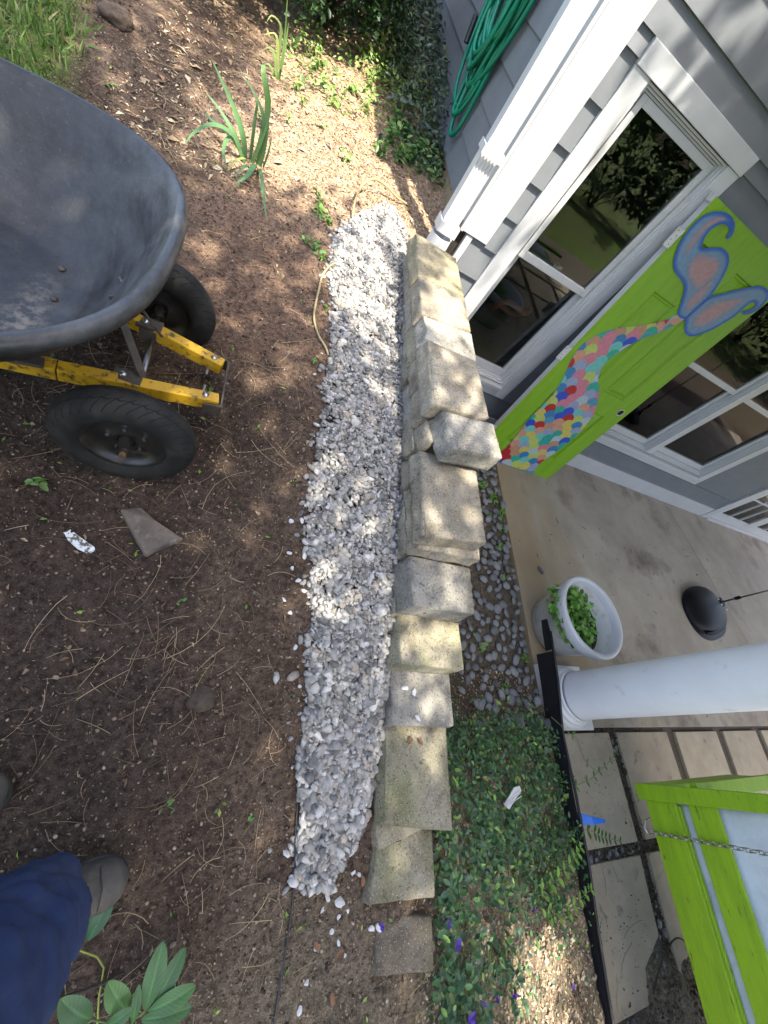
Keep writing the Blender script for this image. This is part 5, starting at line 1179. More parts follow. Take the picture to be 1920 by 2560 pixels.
# ================================================================ PERSON (seen from the thighs down at the frame's corner)
def skinned(name, verts, edges, radii, m, parent=None, sub=2, root=0):
    me = bpy.data.meshes.new(name); me.from_pydata(verts, edges, []); o = link(name, me, parent)
    md = o.modifiers.new('skin', 'SKIN'); md.use_smooth_shade = True; md.branch_smoothing = .6
    lay = me.skin_vertices[0].data if me.skin_vertices else None
    if lay is None:
        bm = bmesh.new(); bm.from_mesh(me); bm.verts.layers.skin.verify(); bm.to_mesh(me); bm.free(); lay = me.skin_vertices[0].data
    for i, r_ in enumerate(radii): lay[i].radius = r_ if isinstance(r_, tuple) else (r_, r_)
    for i in range(len(radii)): lay[i].use_root = (i == root)
    s_ = o.modifiers.new('sub', 'SUBSURF'); s_.levels = sub; s_.render_levels = sub
    me.materials.append(m); return o
fz = gs(-.15, -.31); fz2 = gs(-.42, -.1)
po = Vector((-.32, -.22, fz))
L_ = lambda x, y, z: tuple(Vector((x, y, z))-po)
body_v = [L_(-.29, -.24, fz+1.16), L_(-.31, -.24, fz+1.36), L_(-.29, -.24, fz+1.45), L_(-.275, -.24, fz+1.52), L_(-.27, -.24, fz+1.60), L_(-.265, -.24, fz+1.67),
          L_(-.31, -.42, fz+1.34), L_(-.25, -.47, fz+1.12), L_(-.15, -.28, fz+1.30), L_(-.12, -.20, fz+1.37), L_(-.33, -.06, fz+1.34), L_(-.32, .0, fz+1.14), L_(-.22, -.07, fz+1.30), L_(-.16, -.10, fz+1.37)]
body_e = [(0, 1), (1, 2), (2, 3), (3, 4), (4, 5), (1, 6), (6, 7), (7, 8), (8, 9), (1, 10), (10, 11), (11, 12), (12, 13)]
body_r = [(.13, .10), (.12, .085), (.055, .055), (.065, .075), (.078, .092), (.05, .06), .05, .042, .032, .028, .05, .042, .032, .028]
P_ = skinned('person', body_v, body_e, body_r, M['skin']); P_.location = po
tag(P_, 'person standing at the corner in navy trousers and worn brown boots', 'person')
# fingers on each hand
for hx, hy, hz in ((-.115, -.19, 1.38), (-.155, -.095, 1.37)):
    for k in range(4):
        a = -.3+.2*k; skinned('finger', [L_(hx, hy, fz+hz), L_(hx+.035, hy+.010*k-.015, fz+hz+.03), L_(hx+.030, hy+.012*k-.018, fz+hz+.06), L_(hx+.012, hy+.012*k-.018, fz+hz+.072)], [(0, 1), (1, 2), (2, 3)], [.009, .009, .008, .007], M['skin'], P_, 1)
    skinned('thumb', [L_(hx, hy, fz+hz-.01), L_(hx-.01, hy+.03, fz+hz+.02), L_(hx-.008, hy+.04, fz+hz+.045)], [(0, 1), (1, 2)], [.011, .010, .008], M['skin'], P_, 1)
skinned('shirt', [L_(-.25, -.22, fz+.90), L_(-.28, -.23, fz+1.12), L_(-.31, -.24, fz+1.34), L_(-.295, -.24, fz+1.42), L_(-.31, -.41, fz+1.345), L_(-.27, -.46, fz+1.20), L_(-.33, -.07, fz+1.345), L_(-.325, -.02, fz+1.20)],
        [(0, 1), (1, 2), (2, 3), (2, 4), (4, 5), (2, 6), (6, 7)], [(.155, .115), (.16, .11), (.15, .10), (.062, .062), .068, .062, .068, .062], M['shirt'], P_)
skinned('hair', [L_(-.295, -.24, fz+1.60), L_(-.29, -.24, fz+1.68), L_(-.27, -.24, fz+1.715)], [(0, 1), (1, 2)], [(.070, .080), (.082, .090), (.05, .06)], M['hair'], P_)
# trousers: two loose legs joined at the hips
tr = skinned('trousers', [L_(-.24, -.22, fz+.93), L_(-.18, -.30, fz+.78), L_(-.128, -.315, fz+.48), L_(-.120, -.312, fz+.24), L_(-.118, -.306, fz+.065),
                          L_(-.31, -.13, fz+.78), L_(-.40, -.115, fz+.46), L_(-.45, -.11, fz+.22), L_(-.475, -.105, fz+.065)],
             [(0, 1), (1, 2), (2, 3), (3, 4), (0, 5), (5, 6), (6, 7), (7, 8)], [(.155, .12), .108, .108, .113, (.122, .117), .098, .084, .086, (.096, .092)], M['jeans'], P_, 4)
dm = tr.modifiers.new('folds', 'DISPLACE'); tx = bpy.data.textures.new('folds', 'CLOUDS'); tx.noise_scale = .055; tx.noise_depth = 3; dm.texture = tx; dm.strength = .028; dm.mid_level = .5; dm.texture_coords = 'LOCAL'
d2 = tr.modifiers.new('creases', 'DISPLACE'); t2 = bpy.data.textures.new('creases', 'MARBLE'); t2.noise_scale = .10; t2.turbulence = 9; t2.noise_depth = 3; d2.texture = t2; d2.strength = .014; d2.mid_level = .5; d2.texture_coords = 'LOCAL'
# boots: lofted along the foot, toe towards +X
def boot(x0, y0, zg, yaw):
    br = empty('boot', Vector((x0, y0, zg))-po, P_); br.rotation_euler = (0, 0, yaw)
    sec = [(.0, .020, .020, .046), (.010, .036, .012, .058), (.022, .046, .008, .063), (.04, .052, .006, .066), (.075, .053, .004, .078), (.11, .050, .003, .094), (.15, .046, .003, .115), (.19, .043, .003, .14), (.235, .043, .003, .15), (.27, .038, .005, .15), (.285, .026, .01, .14)]
    V = []; F = []; n_ = 20
    for (s_, w_, z0, z1) in sec:
        for k in range(n_):
            a = 2*math.pi*k/n_; c, q = math.cos(a), math.sin(a)
            z = z0+.02+(z1-z0-.02)*(sgp(q, .85) if q > 0 else 0)+(q*.016 if q < 0 else 0)
            V.append((-s_, w_*sgp(c, .8)*(1 if q < .3 else 1-.12*(q-.3)), z))
    for i in range(len(sec)-1):
        for k in range(n_): F.append((i*n_+k, i*n_+(k+1) % n_, (i+1)*n_+(k+1) % n_, (i+1)*n_+k))
    F += [tuple(range(n_)), tuple(range((len(sec)-1)*n_, len(sec)*n_))[::-1]]
    m2 = MB(); m2.add(V, F); m2.build('boot_upper', M['leather'], br, smooth=True)
    out = [(.006, 0), (.002, .018), (-.010, .036), (-.022, .047), (-.04, .055), (-.075, .0575), (-.12, .053), (-.17, .046), (-.24, .047), (-.28, .038), (-.293, .015)]
    full = out+[(x, -y) for x, y in out[::-1]]
    m2 = MB(); m2.prism([(x, y, .0) for x, y in full], [(x, y, .024) for x, y in full]); m2.build('sole', M['sole'], br, bevel=.004)
    m2 = MB(); m2.tube([(-.055, -.050, .040), (-.050, -.03, .0705), (-.045, 0, .0765), (-.050, .03, .0705), (-.055, .050, .040)], .0016, 5); m2.build('toe_seam', M['sole'], br)
boot(.045, -.286, gs(.0, -.3)-.004, .20); boot(-.236, -.105, fz2-.004, .05)

# ================================================================ MERMAID DOOR LEANING ON THE WALL
dr = empty('painted_door', (2.005, 2.134, 0)); lean = math.atan2(2.385-2.134, 2.015); dr.rotation_euler = (-lean, 0, 0)
tag(dr, 'lime green panel door painted with a mermaid tail, leaning on the wall', 'door')
DW, DH, DT = .914, 2.03, .044
px = [(.165, .39), (.525, .75)]; pz = [(.235, .775), (.945, 1.585), (1.715, 1.875)]
m_ = MB()
xs = sorted([0, DW]+[v for p in px for v in p]); zs = sorted([0.002, DH]+[v for p in pz for v in p])
for i in range(len(xs)-1):
    for j in range(len(zs)-1):
        x0, x1, z0, z1 = xs[i], xs[i+1], zs[j], zs[j+1]
        if (x0, x1) in px and (z0, z1) in pz: # moulded panel: groove, slope, raised field
            lv = [(0, 0), (.006, .010), (.017, .011), (.023, .006), (.047, .0006)]; rings = []
            for (d, y) in lv: rings.append([(x0+d, y, z0+d), (x1-d, y, z0+d), (x1-d, y, z1-d), (x0+d, y, z1-d)])
            vv = [p for g in rings for p in g]; ff = []
            for q in range(len(lv)-1):
                for k in range(4): ff.append((q*4+k, q*4+(k+1) % 4, q*4+4+(k+1) % 4, q*4+4+k))
            ff.append(tuple((len(lv)-1)*4+k for k in range(4))); m_.add(vv, ff)
        else: m_.add([(x0, 0, z0), (x1, 0, z0), (x1, 0, z1), (x0, 0, z1)], [(0, 1, 2, 3)])
m_.build('door_face', M['door_green'], dr)
m_ = MB(); m_.add([(0, 0, .002), (0, DT, .002), (0, DT, DH), (0, 0, DH)], [(0, 1, 2, 3)]); m_.build('door_edge', M['white'], dr)
m_ = MB(); m_.add([(DW, 0, .002), (DW, DT, .002), (DW, DT, DH), (DW, 0, DH), (0, 0, DH), (0, DT, DH), (0, 0, .002), (0, DT, .002)], [(0, 1, 2, 3), (4, 3, 2, 5), (6, 7, 1, 0), (7, 5, 2, 1)]); m_.build('door_back', M['white'], dr)
for z in (1.815, 1.045, .28):
    hg = empty('hinge', (-.0, 0, z), dr)
    m_ = MB(); m_.box(-.044, -.001, -.004, -.0015, -.05, .05); m_.build('hinge_leaf', M['white_vinyl'], hg, bevel=.006, seg=2)
    m_ = MB(); m_.tube([(-.004, -.005, -.05), (-.004, -.005, .05)], .0055, 10); m_.build('knuckle', M['white_vinyl'], hg)
    for (x, q) in ((-.03, .033), (-.017, .012), (-.03, -.012), (-.017, -.033)):
        m_ = MB(); m_.lathe([(0, -.0046), (.0035, -.0044)], 10, (x, 0, q), axis='Y'); m_.build('screw_hole', M['bracket'], hg)
m_ = MB(); m_.box(-.02, .004, .004, .03, DH-.03, DH+.001); m_.build('top_latch', M['white'], dr)
kn = empty('lock_hole', (.841, 0, .859), dr)
m_ = MB(); m_.lathe([(.0, -.0006), (.024, -.0006)], 28, axis='Y'); m_.build('bore', M['dark'], kn)
m_ = MB(); m_.lathe([(.024, -.0008), (.026, -.003), (.031, -.003), (.032, -.0005)], 28, axis='Y'); m_.build('bore_ring', M['steel'], kn, smooth=True)
# paint: tail scales and flukes, flat shapes laid on the door face
TLp = [(.443, 1.558), (.42, 1.518), (.368, 1.464), (.29, 1.409), (.19, 1.345), (.122, 1.29), (.075, 1.228), (.045, 1.156), (.047, 1.105), (.06, 1.053), (.075, 1.011), (.113, .946), (.136, .893), (.165, .82), (.182, .744), (.186, .652), (.186, .599), (.187, .523), (.197, .434), (.22, .326), (.23, .263), (.235, .178), (.235, .078), (.235, .004)]
TRp = [(.525, 1.564), (.468, 1.441), (.384, 1.347), (.343, 1.253), (.317, 1.163), (.32, 1.084), (.382, 1.006), (.499, .924), (.567, .86), (.654, .747), (.70, .62), (.706, .504), (.708, .4), (.699, .303), (.678, .213), (.677, .129), (.697, .052), (.73, .004)]
tail = TLp+TRp[::-1]
def inside(p, poly):
    c = False; n_ = len(poly)
    for i in range(n_):
        a, b = poly[i], poly[i-1]
        if (a[1] > p[1]) != (b[1] > p[1]) and p[0] < (b[0]-a[0])*(p[1]-a[1])/(b[1]-a[1])+a[0]: c = not c
    return c
def lin(h): return tuple(((int(h[i:i+2], 16)/255+.055)/1.055)**2.4 if int(h[i:i+2], 16) > 10 else 0 for i in (0, 2, 4))
PALS = [lin(h) for h in ('1FA08C', '2E78A8', '8F9CB8', 'C87888', 'B02028', 'C8B858', '2848B8', '6AB8B0', 'B8886A', 'A8B8BC', 'B0C060', '4A8CA8', 'C89078')]
def fill(poly, y, col, name, parent, jitter=0):
    V = np.array([(p[0], y, p[1]) for p in poly]); F = np.array(geometry.tessellate_polygon([[Vector((p[0], p[1], 0)) for p in poly]]))
    c = np.tile(np.array(col), (len(V), 1)) if not isinstance(col, np.ndarray) or col.ndim == 1 else col
    return mesh_np(name, V, F, M['paint'], parent, col=c)
def clip(poly, clipper_in): return poly
ptail = empty('painted_tail', (0, 0, 0), dr)
fill(tail, -.0006, lin('5C8CA8'), 'tail_ground', ptail)
rs = random.Random(5); sw, sh = .094, .066
# scales point along the tail; rows follow its centre line from fluke to foot
rows = 24
def edge_at(pl, f):
    L_ = [0]
    for a, b in zip(pl[:-1], pl[1:]): L_.append(L_[-1]+math.dist(a, b))
    s_ = f*L_[-1]
    for i in range(len(pl)-1):
        if L_[i+1] >= s_ or i == len(pl)-2:
            t = (s_-L_[i])/max(1e-9, L_[i+1]-L_[i]); t = min(1, max(0, t)); return (pl[i][0]+(pl[i+1][0]-pl[i][0])*t, pl[i][1]+(pl[i+1][1]-pl[i][1])*t)
def span(t):
    xs_ = []
    for i in range(len(tail)):
        a, b = tail[i-1], tail[i]
        if (a[1] > t) != (b[1] > t): xs_.append(a[0]+(b[0]-a[0])*(t-a[1])/(b[1]-a[1]))
    return sorted(xs_)
lastc = None; fd = (-.40, .917); sdv = (.917, .40); dt = .058; nrow = int(1.56/dt)
for r_ in range(nrow+1):
    t = 1.545-r_*dt
    sp_ = span(max(t, .006))
    if len(sp_) < 2: continue
    a_, b_ = sp_[0], sp_[-1]; wrow = b_-a_; nsc = max(1, round(wrow/.088)); stag = .5 if r_ % 2 else 0
    for k in range(nsc+1):
        u = (k+.5-stag)/nsc
        c = (a_+(b_-a_)*u, t+(u-.5)*wrow*.22); ww = max(.036, min(.05, wrow/nsc*.58))
        poly = [(c[0]+sdv[0]*math.cos(q*math.pi/14)*ww+fd[0]*math.sin(q*math.pi/14)*.058, c[1]+sdv[1]*math.cos(q*math.pi/14)*ww+fd[1]*math.sin(q*math.pi/14)*.058) for q in range(15)]
        poly += [(c[0]-sdv[0]*ww*.7-fd[0]*.05, c[1]-sdv[1]*ww*.7-fd[1]*.05), (c[0]+sdv[0]*ww*.7-fd[0]*.05, c[1]+sdv[1]*ww*.7-fd[1]*.05)]
        mid = ((a_+b_)/2, t); pp = []
        for p in poly:
            q = 0; z_ = p
            while not inside(z_, tail) and q < 1: q += .03; z_ = (p[0]+(mid[0]-p[0])*q, p[1]+(mid[1]-p[1])*q)
            pp.append(z_)
        clean = [pp[0]]
        for p in pp[1:]:
            if math.dist(p, clean[-1]) > .001: clean.append(p)
        if len(clean) > 3 and math.dist(clean[0], clean[-1]) < .001: clean.pop()
        ar = abs(sum(clean[i-1][0]*clean[i][1]-clean[i][0]*clean[i-1][1] for i in range(len(clean))))/2
        if len(clean) > 3 and ar > .0009:
            col = rs.choice([x for x in PALS if x != lastc]); lastc = col
            fill(clean, -.0009-.00012*r_-.00003*(k % 2), col, 'scale', ptail)
F1 = [(.443, 1.558), (.391, 1.615), (.334, 1.673), (.271, 1.702), (.169, 1.71), (.113, 1.732), (.065, 1.775), (.031, 1.828), (.015, 1.882), (.017, 1.93), (.035, 1.968), (.079, 1.998), (.139, 2.014), (.195, 2.013), (.238, 1.998), (.269, 1.971), (.264, 1.946), (.245, 1.953), (.245, 1.971), (.223, 1.985), (.172, 1.986), (.145, 1.97), (.125, 1.939), (.127, 1.907), (.146, 1.879), (.169, 1.852), (.201, 1.861), (.251, 1.892), (.301, 1.91), (.359, 1.906), (.403, 1.887), (.444, 1.851), (.485, 1.791), (.513, 1.729), (.527, 1.672), (.526, 1.615), (.524, 1.563)]
F2 = [(.512, 1.57), (.507, 1.655), (.518, 1.719), (.567, 1.762), (.626, 1.814), (.691, 1.868), (.753, 1.904), (.825, 1.91), (.868, 1.895), (.895, 1.859), (.900, 1.812), (.876, 1.772), (.842, 1.755), (.819, 1.763), (.843, 1.778), (.868, 1.805), (.859, 1.831), (.819, 1.836), (.799, 1.819), (.8, 1.778), (.809, 1.733), (.795, 1.683), (.775, 1.621), (.74, 1.564), (.692, 1.514), (.637, 1.507), (.587, 1.523), (.532, 1.567)]
P1 = [(.183, 1.826), (.239, 1.845), (.361, 1.873), (.414, 1.808), (.41, 1.73), (.38, 1.705), (.217, 1.741)]
P2 = [(.567, 1.592), (.574, 1.711), (.642, 1.759), (.743, 1.831), (.737, 1.781), (.722, 1.691), (.692, 1.591), (.62, 1.56)]
P3 = [(.12, 1.78), (.082, 1.84), (.066, 1.90), (.078, 1.945), (.115, 1.98), (.165, 2.0), (.205, 2.0), (.165, 1.993), (.125, 1.972), (.10, 1.94), (.10, 1.90), (.12, 1.855)]
P4 = [(.40, 1.66), (.46, 1.60), (.49, 1.62), (.48, 1.70), (.44, 1.78), (.42, 1.79)]
def smooth_poly(poly, it=2):
    for _ in range(it):
        o = []
        for i in range(len(poly)):
            a, b = poly[i], poly[(i+1) % len(poly)]; o += [(a[0]*.75+b[0]*.25, a[1]*.75+b[1]*.25), (a[0]*.25+b[0]*.75, a[1]*.25+b[1]*.75)]
        poly = o
    return poly
def shrink(poly, d):
    n_ = len(poly); out = []; A_ = sum(poly[i-1][0]*poly[i][1]-poly[i][0]*poly[i-1][1] for i in range(n_)); sg = 1 if A_ > 0 else -1
    for i in range(n_):
        a, b = poly[i-1], poly[(i+1) % n_]; t = (b[0]-a[0], b[1]-a[1]); l_ = math.hypot(*t) or 1; out.append((poly[i][0]-sg*t[1]/l_*d, poly[i][1]+sg*t[0]/l_*d))
    return out
for fl, ins in ((F1, (P1, P3, P4)), (F2, (P2,))):
    pf = empty('painted_fluke', (0, 0, 0), dr)
    sm = smooth_poly(fl, 2)
    fill(sm, -.0042, lin('6E8CA8'), 'fluke_wash', pf)
    # graded wash: nested tints from blue rim to rose heart
    for j, (d, col) in enumerate(((.010, '7088A4'),)): pass
    for P__ in ins:
        for j, (d, h) in enumerate(((-.008, '7A88A0'), (0, '8E8898'), (.010, 'A08890'), (.02, 'AC8688'))): fill(shrink(smooth_poly(P__, 2), d), -.0046-.0003*j, lin(h), 'fluke_blush', pf)
    # brushed outline as a ribbon
    ln = len(sm); V = []; F = []
    w_in = shrink(sm, .0085); w_out = shrink(sm, -.0035)
    for i in range(ln): V += [(w_out[i][0], -.0058, w_out[i][1]), (w_in[i][0], -.0058, w_in[i][1])]
    for i in range(ln): j = (i+1) % ln; F.append((i*2, i*2+1, j*2+1, j*2))
    mesh_np('fluke_outline', np.array(V), np.array(F), M['paint'], pf, col=np.tile(np.array(lin('2858B0')), (len(V), 1)))
    w2 = shrink(sm, .017); V = []
    for i in range(ln): V += [(w_in[i][0], -.0057, w_in[i][1]), (w2[i][0], -.0057, w2[i][1])]
    mesh_np('fluke_outline', np.array(V), np.array(F), M['paint'], pf, col=np.tile(np.array(lin('4A74B0')), (len(V), 1)))

# ================================================================ BUCKET PLANTER
pt = tag(empty('bucket_planter', (2.53, .69, 0)), 'weathered white plastic bucket planter with a cracked side', 'planter')
m_ = MB(); m_.lathe([(0, .004), (.150, .004), (.160, .012), (.172, .10), (.190, .27), (.192, .272), (.192, .278), (.182, .278), (.165, .10), (.155, .20), (0, .20)][:9]+[(.150, .03), (0, .03)], 56); pb = m_.build('pot_wall', M['pot'], pt, smooth=True); pt.scale = (1.29, 1.29, 1.12)
m_ = MB(); m_.lathe([(.190, .262), (.214, .262), (.218, .268), (.218, .318), (.214, .326), (.206, .328), (.196, .326), (.190, .316), (.183, .26)], 64); m_.build('pot_rim', M['white_vinyl'], pt, smooth=True)
m_ = MB(); m_.lathe([(.178, .185), (.12, .192), (0, .20)], 40); m_.build('potting_soil', mat('potting_soil', (.03, .022, .016), (.05, .038, .028), rough=1, bump=1, bscale=80, scale=40), pt)
# split in the side: dark slits and lifted shards
for (a0, z0, a1, z1, w_) in ((2.72, .20, 2.95, .255, .010), (2.85, .175, 3.0, .20, .012), (2.6, .23, 2.66, .262, .008), (3.02, .19, 3.10, .215, .012)):
    r0 = .1895-(.27-z0)*.107+.0018; r1 = .1895-(.27-z1)*.107+.0018
    m_ = MB(); m_.add([(r0*math.cos(a0), r0*math.sin(a0), z0), (r1*math.cos(a1), r1*math.sin(a1), z1-w_), (r1*math.cos(a1), r1*math.sin(a1), z1+w_)], [(0, 1, 2)]); m_.build('crack', M['dark'], pt)
for (a, z, s_) in ((1.75, .315, .04), (2.45, .30, .03)):
    m_ = MB(); r = .222; m_.add([(r*math.cos(a), r*math.sin(a), z), (r*math.cos(a+s_*3), r*math.sin(a+s_*3), z), ((r+.012)*math.cos(a+s_*1.5), (r+.012)*math.sin(a+s_*1.5), z-.05)], [(0, 1, 2)]); m_.build('shard', M['pot'], pt)
pl = tag(empty('potted_plant', (2.47, .70, .225)), 'bushy bright green plant growing in the white bucket', 'plant')
n = 620; a = nr.uniform(0, 6.28, n); r = np.sqrt(nr.uniform(0, 1, n))*.135; P = np.stack([r*np.cos(a)-.03, r*np.sin(a), .02+nr.uniform(0, .11, n)*(1-(r/.16)**2)], -1); P = P[P[:, 0] < .075]; n = len(P)
P = P*np.array([1.5, 1.55, 1.45])
leaves_obj('foliage', P, rotmats(n, tilt=np.abs(nr.normal(.45, .3, n))), nr.uniform(.024, .042, n), pick([(.10, .26, .03), (.15, .34, .04), (.07, .19, .03), (.20, .40, .06)], n), [leaf_temp(.85, .1, .1), leaf_temp(.75, .06, .15)], pl)
for (x, y, z, s_) in ((-.055, .10, .13, .075), (-.03, .06, .145, .06), (-.08, .05, .12, .05)):
    lf = []
    for k in range(5):
        a = -1.2+k*.6+1.2; lf.append(a)
    Rm = np.array([np.array(Matrix.Rotation(q, 3, 'Z') @ Matrix.Rotation(.25, 3, 'X')) for q in lf]); leaves_obj('lobed_leaf', np.tile(np.array([[x, y, z]]), (5, 1)), Rm, np.array([.6, .85, 1, .85, .6])*s_, vary((.20, .40, .05), 5, .1), [leaf_temp(.6, .04, .12)], pl)
m_ = MB()
for i in range(18):
    q = P[rnd.randrange(n)]; m_.tube([(q[0]*.3, q[1]*.3, -.01), (q[0]*.7, q[1]*.7, q[2]*.6), tuple(q)], .0016, 4)
m_.build('stem', M['leafstem'], pl)

# ================================================================ BLACK DOMED STAND WITH CHROME POLE
M['satin_black'] = mat('satin_black', (.005, .005, .007), (.007, .007, .009), rough=.5, spec=.22)
st = tag(empty('pole_stand', (4.86, 1.09, 0)), 'black domed plastic stand with a slim upright metal pole on the patio', 'stand'); st.rotation_euler = (0, 0, R(16))
def dome(scx, scy, ht, p=2.4, n=48, m=12, cut=None):
    V = []; F = []
    for i in range(m+1):
        f = i/m; rr = math.sin(f*math.pi/2); z = ht*math.cos(f*math.pi/2)
        for k in range(n):
            a = 2*math.pi*k/n; V.append((scx*rr*sgp(math.cos(a), .82), scy*rr*sgp(math.sin(a), .82), z+.012))
    for i in range(m):
        for k in range(n): F.append((i*n+k, (i+1)*n+k, (i+1)*n+(k+1) % n, i*n+(k+1) % n))
    return V, F
V, F = dome(.36, .245, .115); m_ = MB(); m_.add(V, F); m_.build('hood', M['satin_black'], st, smooth=True)
V, F = dome(.385, .265, .035); m_ = MB(); m_.add([(x+.01, y-.03, z-.010) for x, y, z in V], F); m_.build('brim', M['satin_black'], st, smooth=True)
m_ = MB(); m_.tube([(-.28, -.19, .052), (-.1, -.205, .066), (.1, -.18, .078), (.2, -.10, .088), (.24, .0, .085)], .012, 8); m_.build('ridge', M['satin_black'], st, smooth=True)
m_ = MB(); m_.lathe([(.05, .06), (.05, .105), (.035, .115), (0, .115)], 20, (.25, .02, 0)); m_.build('socket', M['satin_black'], st)
for (x, y) in ((.19, .06), (.19, -.0), (.24, -.06)):
    m_ = MB(); m_.lathe([(0, .122), (.009, .12), (.012, .11)], 10, (x, y, -.003)); m_.build('screw', M['steel'], st)
m_ = MB(); m_.tube([(.25, .02, .10), (.26, .03, 1.25)], .008, 10); m_.tube([(.268, .02, .10), (.272, .028, .26)], .006, 8); m_.build('pole', M['steel'], st, smooth=True)
m_ = MB(); m_.tube([(.254, .022, .225), (.255, .024, .275)], .017, 10); m_.build('clamp', M['satin_black'], st)

# ================================================================ LIME PORCH SWING
sx = 2.475; sg_ = tag(empty('porch_swing', (2.9, -1.2, .4)), 'lime green wooden porch swing with white canvas cushion hung on chain', 'swing'); so = Vector((2.9, -1.2, .4))
def SP(mb_, name, m, bevel=.004, smooth=False):
    mb_.v = [(x-so.x, y-so.y, z-so.z) for x, y, z in mb_.v]; return mb_.build(name, m, sg_, bevel=bevel, smooth=smooth)
m_ = MB(); m_.box(sx-.022, sx+.010, -.316, -.245, .385, 1.06); SP(m_, 'end_post', M['lime'])
m_ = MB(); m_.box(sx-.022, sx+.010, -2.12, -2.05, .385, 1.06); SP(m_, 'end_post', M['lime'])
for z0, z1, dx in ((.418, .57, 0), (.628, .757, .0)):
    m_ = MB(); m_.box(sx+dx-.010 if z0 < .6 else sx+dx-.004, sx+dx+.012, -2.049, -.3165, z0, z1); SP(m_, 'slat', M['lime'])
m_ = MB(); m_.box(sx+.0125, sx+.035, -2.04, -.33, .545, .575); SP(m_, 'slat_lip', M['lime'])
for y in (-.262, -2.08):
    m_ = MB(); m_.box(sx+.0105, 3.35, y-.018, y+.018, .42, .56); SP(m_, 'side_board', M['lime'])
    m_ = MB(); m_.box(sx+.0105, 3.35, y-.035, y+.035, .66, .69); SP(m_, 'arm_board', M['lime'])
m_ = MB(); m_.box(3.30, 3.34, -2.06, -.285, .40, .54); SP(m_, 'front_rail', M['lime'])
m_ = MB(); m_.box(sx+.045, 3.29, -2.05, -.29, .40, .425); SP(m_, 'seat_board', M['lime'])
def pad(x0, x1, y0, y1, z0, z1, name, amp=.012):
    bm = bmesh.new(); bmesh.ops.create_cube(bm, size=1); bmesh.ops.scale(bm, vec=(x1-x0, y1-y0, z1-z0), verts=bm.verts); bmesh.ops.translate(bm, vec=((x0+x1)/2-so.x, (y0+y1)/2-so.y, (z0+z1)/2-so.z), verts=bm.verts)
    bmesh.ops.bevel(bm, geom=list(bm.edges), offset=.03, segments=4, affect='EDGES', profile=.6); bmesh.ops.subdivide_edges(bm, edges=[e for e in bm.edges if e.calc_length() > .06], cuts=14, use_grid_fill=True)
    for v in bm.verts: v.co += v.normal*amp*(noise.fractal(v.co*7, 1, 2, 3)+.8*noise.noise(Vector((v.co.x*3, v.co.y*16, v.co.z*3))))
    me = bpy.data.meshes.new(name); bm.to_mesh(me); bm.free(); me.materials.append(M['cushion']); me.polygons.foreach_set('use_smooth', [True]*len(me.polygons)); return link(name, me, sg_)
pad(sx+.05, sx+.19, -2.03, -.32, .43, 1.02, 'back_cushion'); pad(sx+.20, 3.28, -2.03, -.30, .43, .56, 'seat_cushion')
# chain: alternating welded links
def link_mesh():
    m2 = MB(); pts = []
    for k in range(20):
        a = 2*math.pi*k/20; pts.append((.0085*math.cos(a), 0, .0085*math.sin(a)+(.0075 if math.sin(a) > 0 else -.0075)))
    m2.tube(pts, .0026, 6, closed=True); o = m2.build('chain_link', M['steel'], sg_, smooth=True); return o
l0 = link_mesh(); A = Vector((sx-.035, -.452, .405)); B = Vector((sx+.12, -.50, 2.70)); nl = int((B-A).length/.0235); rotq = (B-A).to_track_quat('Z', 'Y')
for i in range(nl):
    o = l0 if i == 0 else l0.copy()
    if i: COL.objects.link(o); o.parent = sg_
    p = A.lerp(B, i/nl); o.location = p-so
    o.rotation_mode = 'QUATERNION'; o.rotation_quaternion = rotq @ Matrix.Rotation(R(45+90*(i % 2)), 3, 'Z').to_quaternion()
    if i > 110 and i % 2 == 5: pass
m_ = MB(); m_.tube([(sx+.0, -.40, .40), (sx-.04, -.405, .405), (sx-.055, -.435, .40), (sx-.04, -.462, .398), (sx, -.462, .40)], .0045, 8); SP(m_, 'eye_hook', M['steel'], 0, True)

# ================================================================ SMALL THINGS
# flat brown stone on the soil
top = [(-.195, .590), (-.146, .612), (-.10, .575), (-.012, .533), (-.06, .495), (-.098, .462), (-.15, .53)]
z_ = gs(-.1, .53); m_ = MB(); c_ = Vector((-.1, .53, z_))
m_.prism([(x-c_.x, y-c_.y, -.015) for x, y in top[::-1]], [(x*1-c_.x, y-c_.y, .024+.006*math.sin(i*2.1)) for i, (x, y) in enumerate(top[::-1])])
fsn = m_.build('flat_stone', M['stone'], None, bevel=.006); fsn.location = c_; tag(fsn, 'flat wedge-shaped brown stone lying on dark soil', 'stone')
# flaked white scrap on the soil
sc_ = [(-.318, .512), (-.300, .517), (-.276, .502), (-.226, .474), (-.221, .462), (-.236, .453), (-.262, .462), (-.290, .482), (-.302, .497), (-.320, .502)]
z_ = gs(-.27, .485); m_ = MB(); m_.prism([(x+.27, y-.485, .004) for x, y in sc_[::-1]], [(x+.27, y-.485, .011+.003*math.sin(i)) for i, (x, y) in enumerate(sc_[::-1])])
o = m_.build('plastic_scrap', M['scrap'], None, bevel=.0015); o.location = (-.27, .485, z_); tag(o, 'long dirt-flecked white plastic scrap near the flat brown stone', 'scrap')
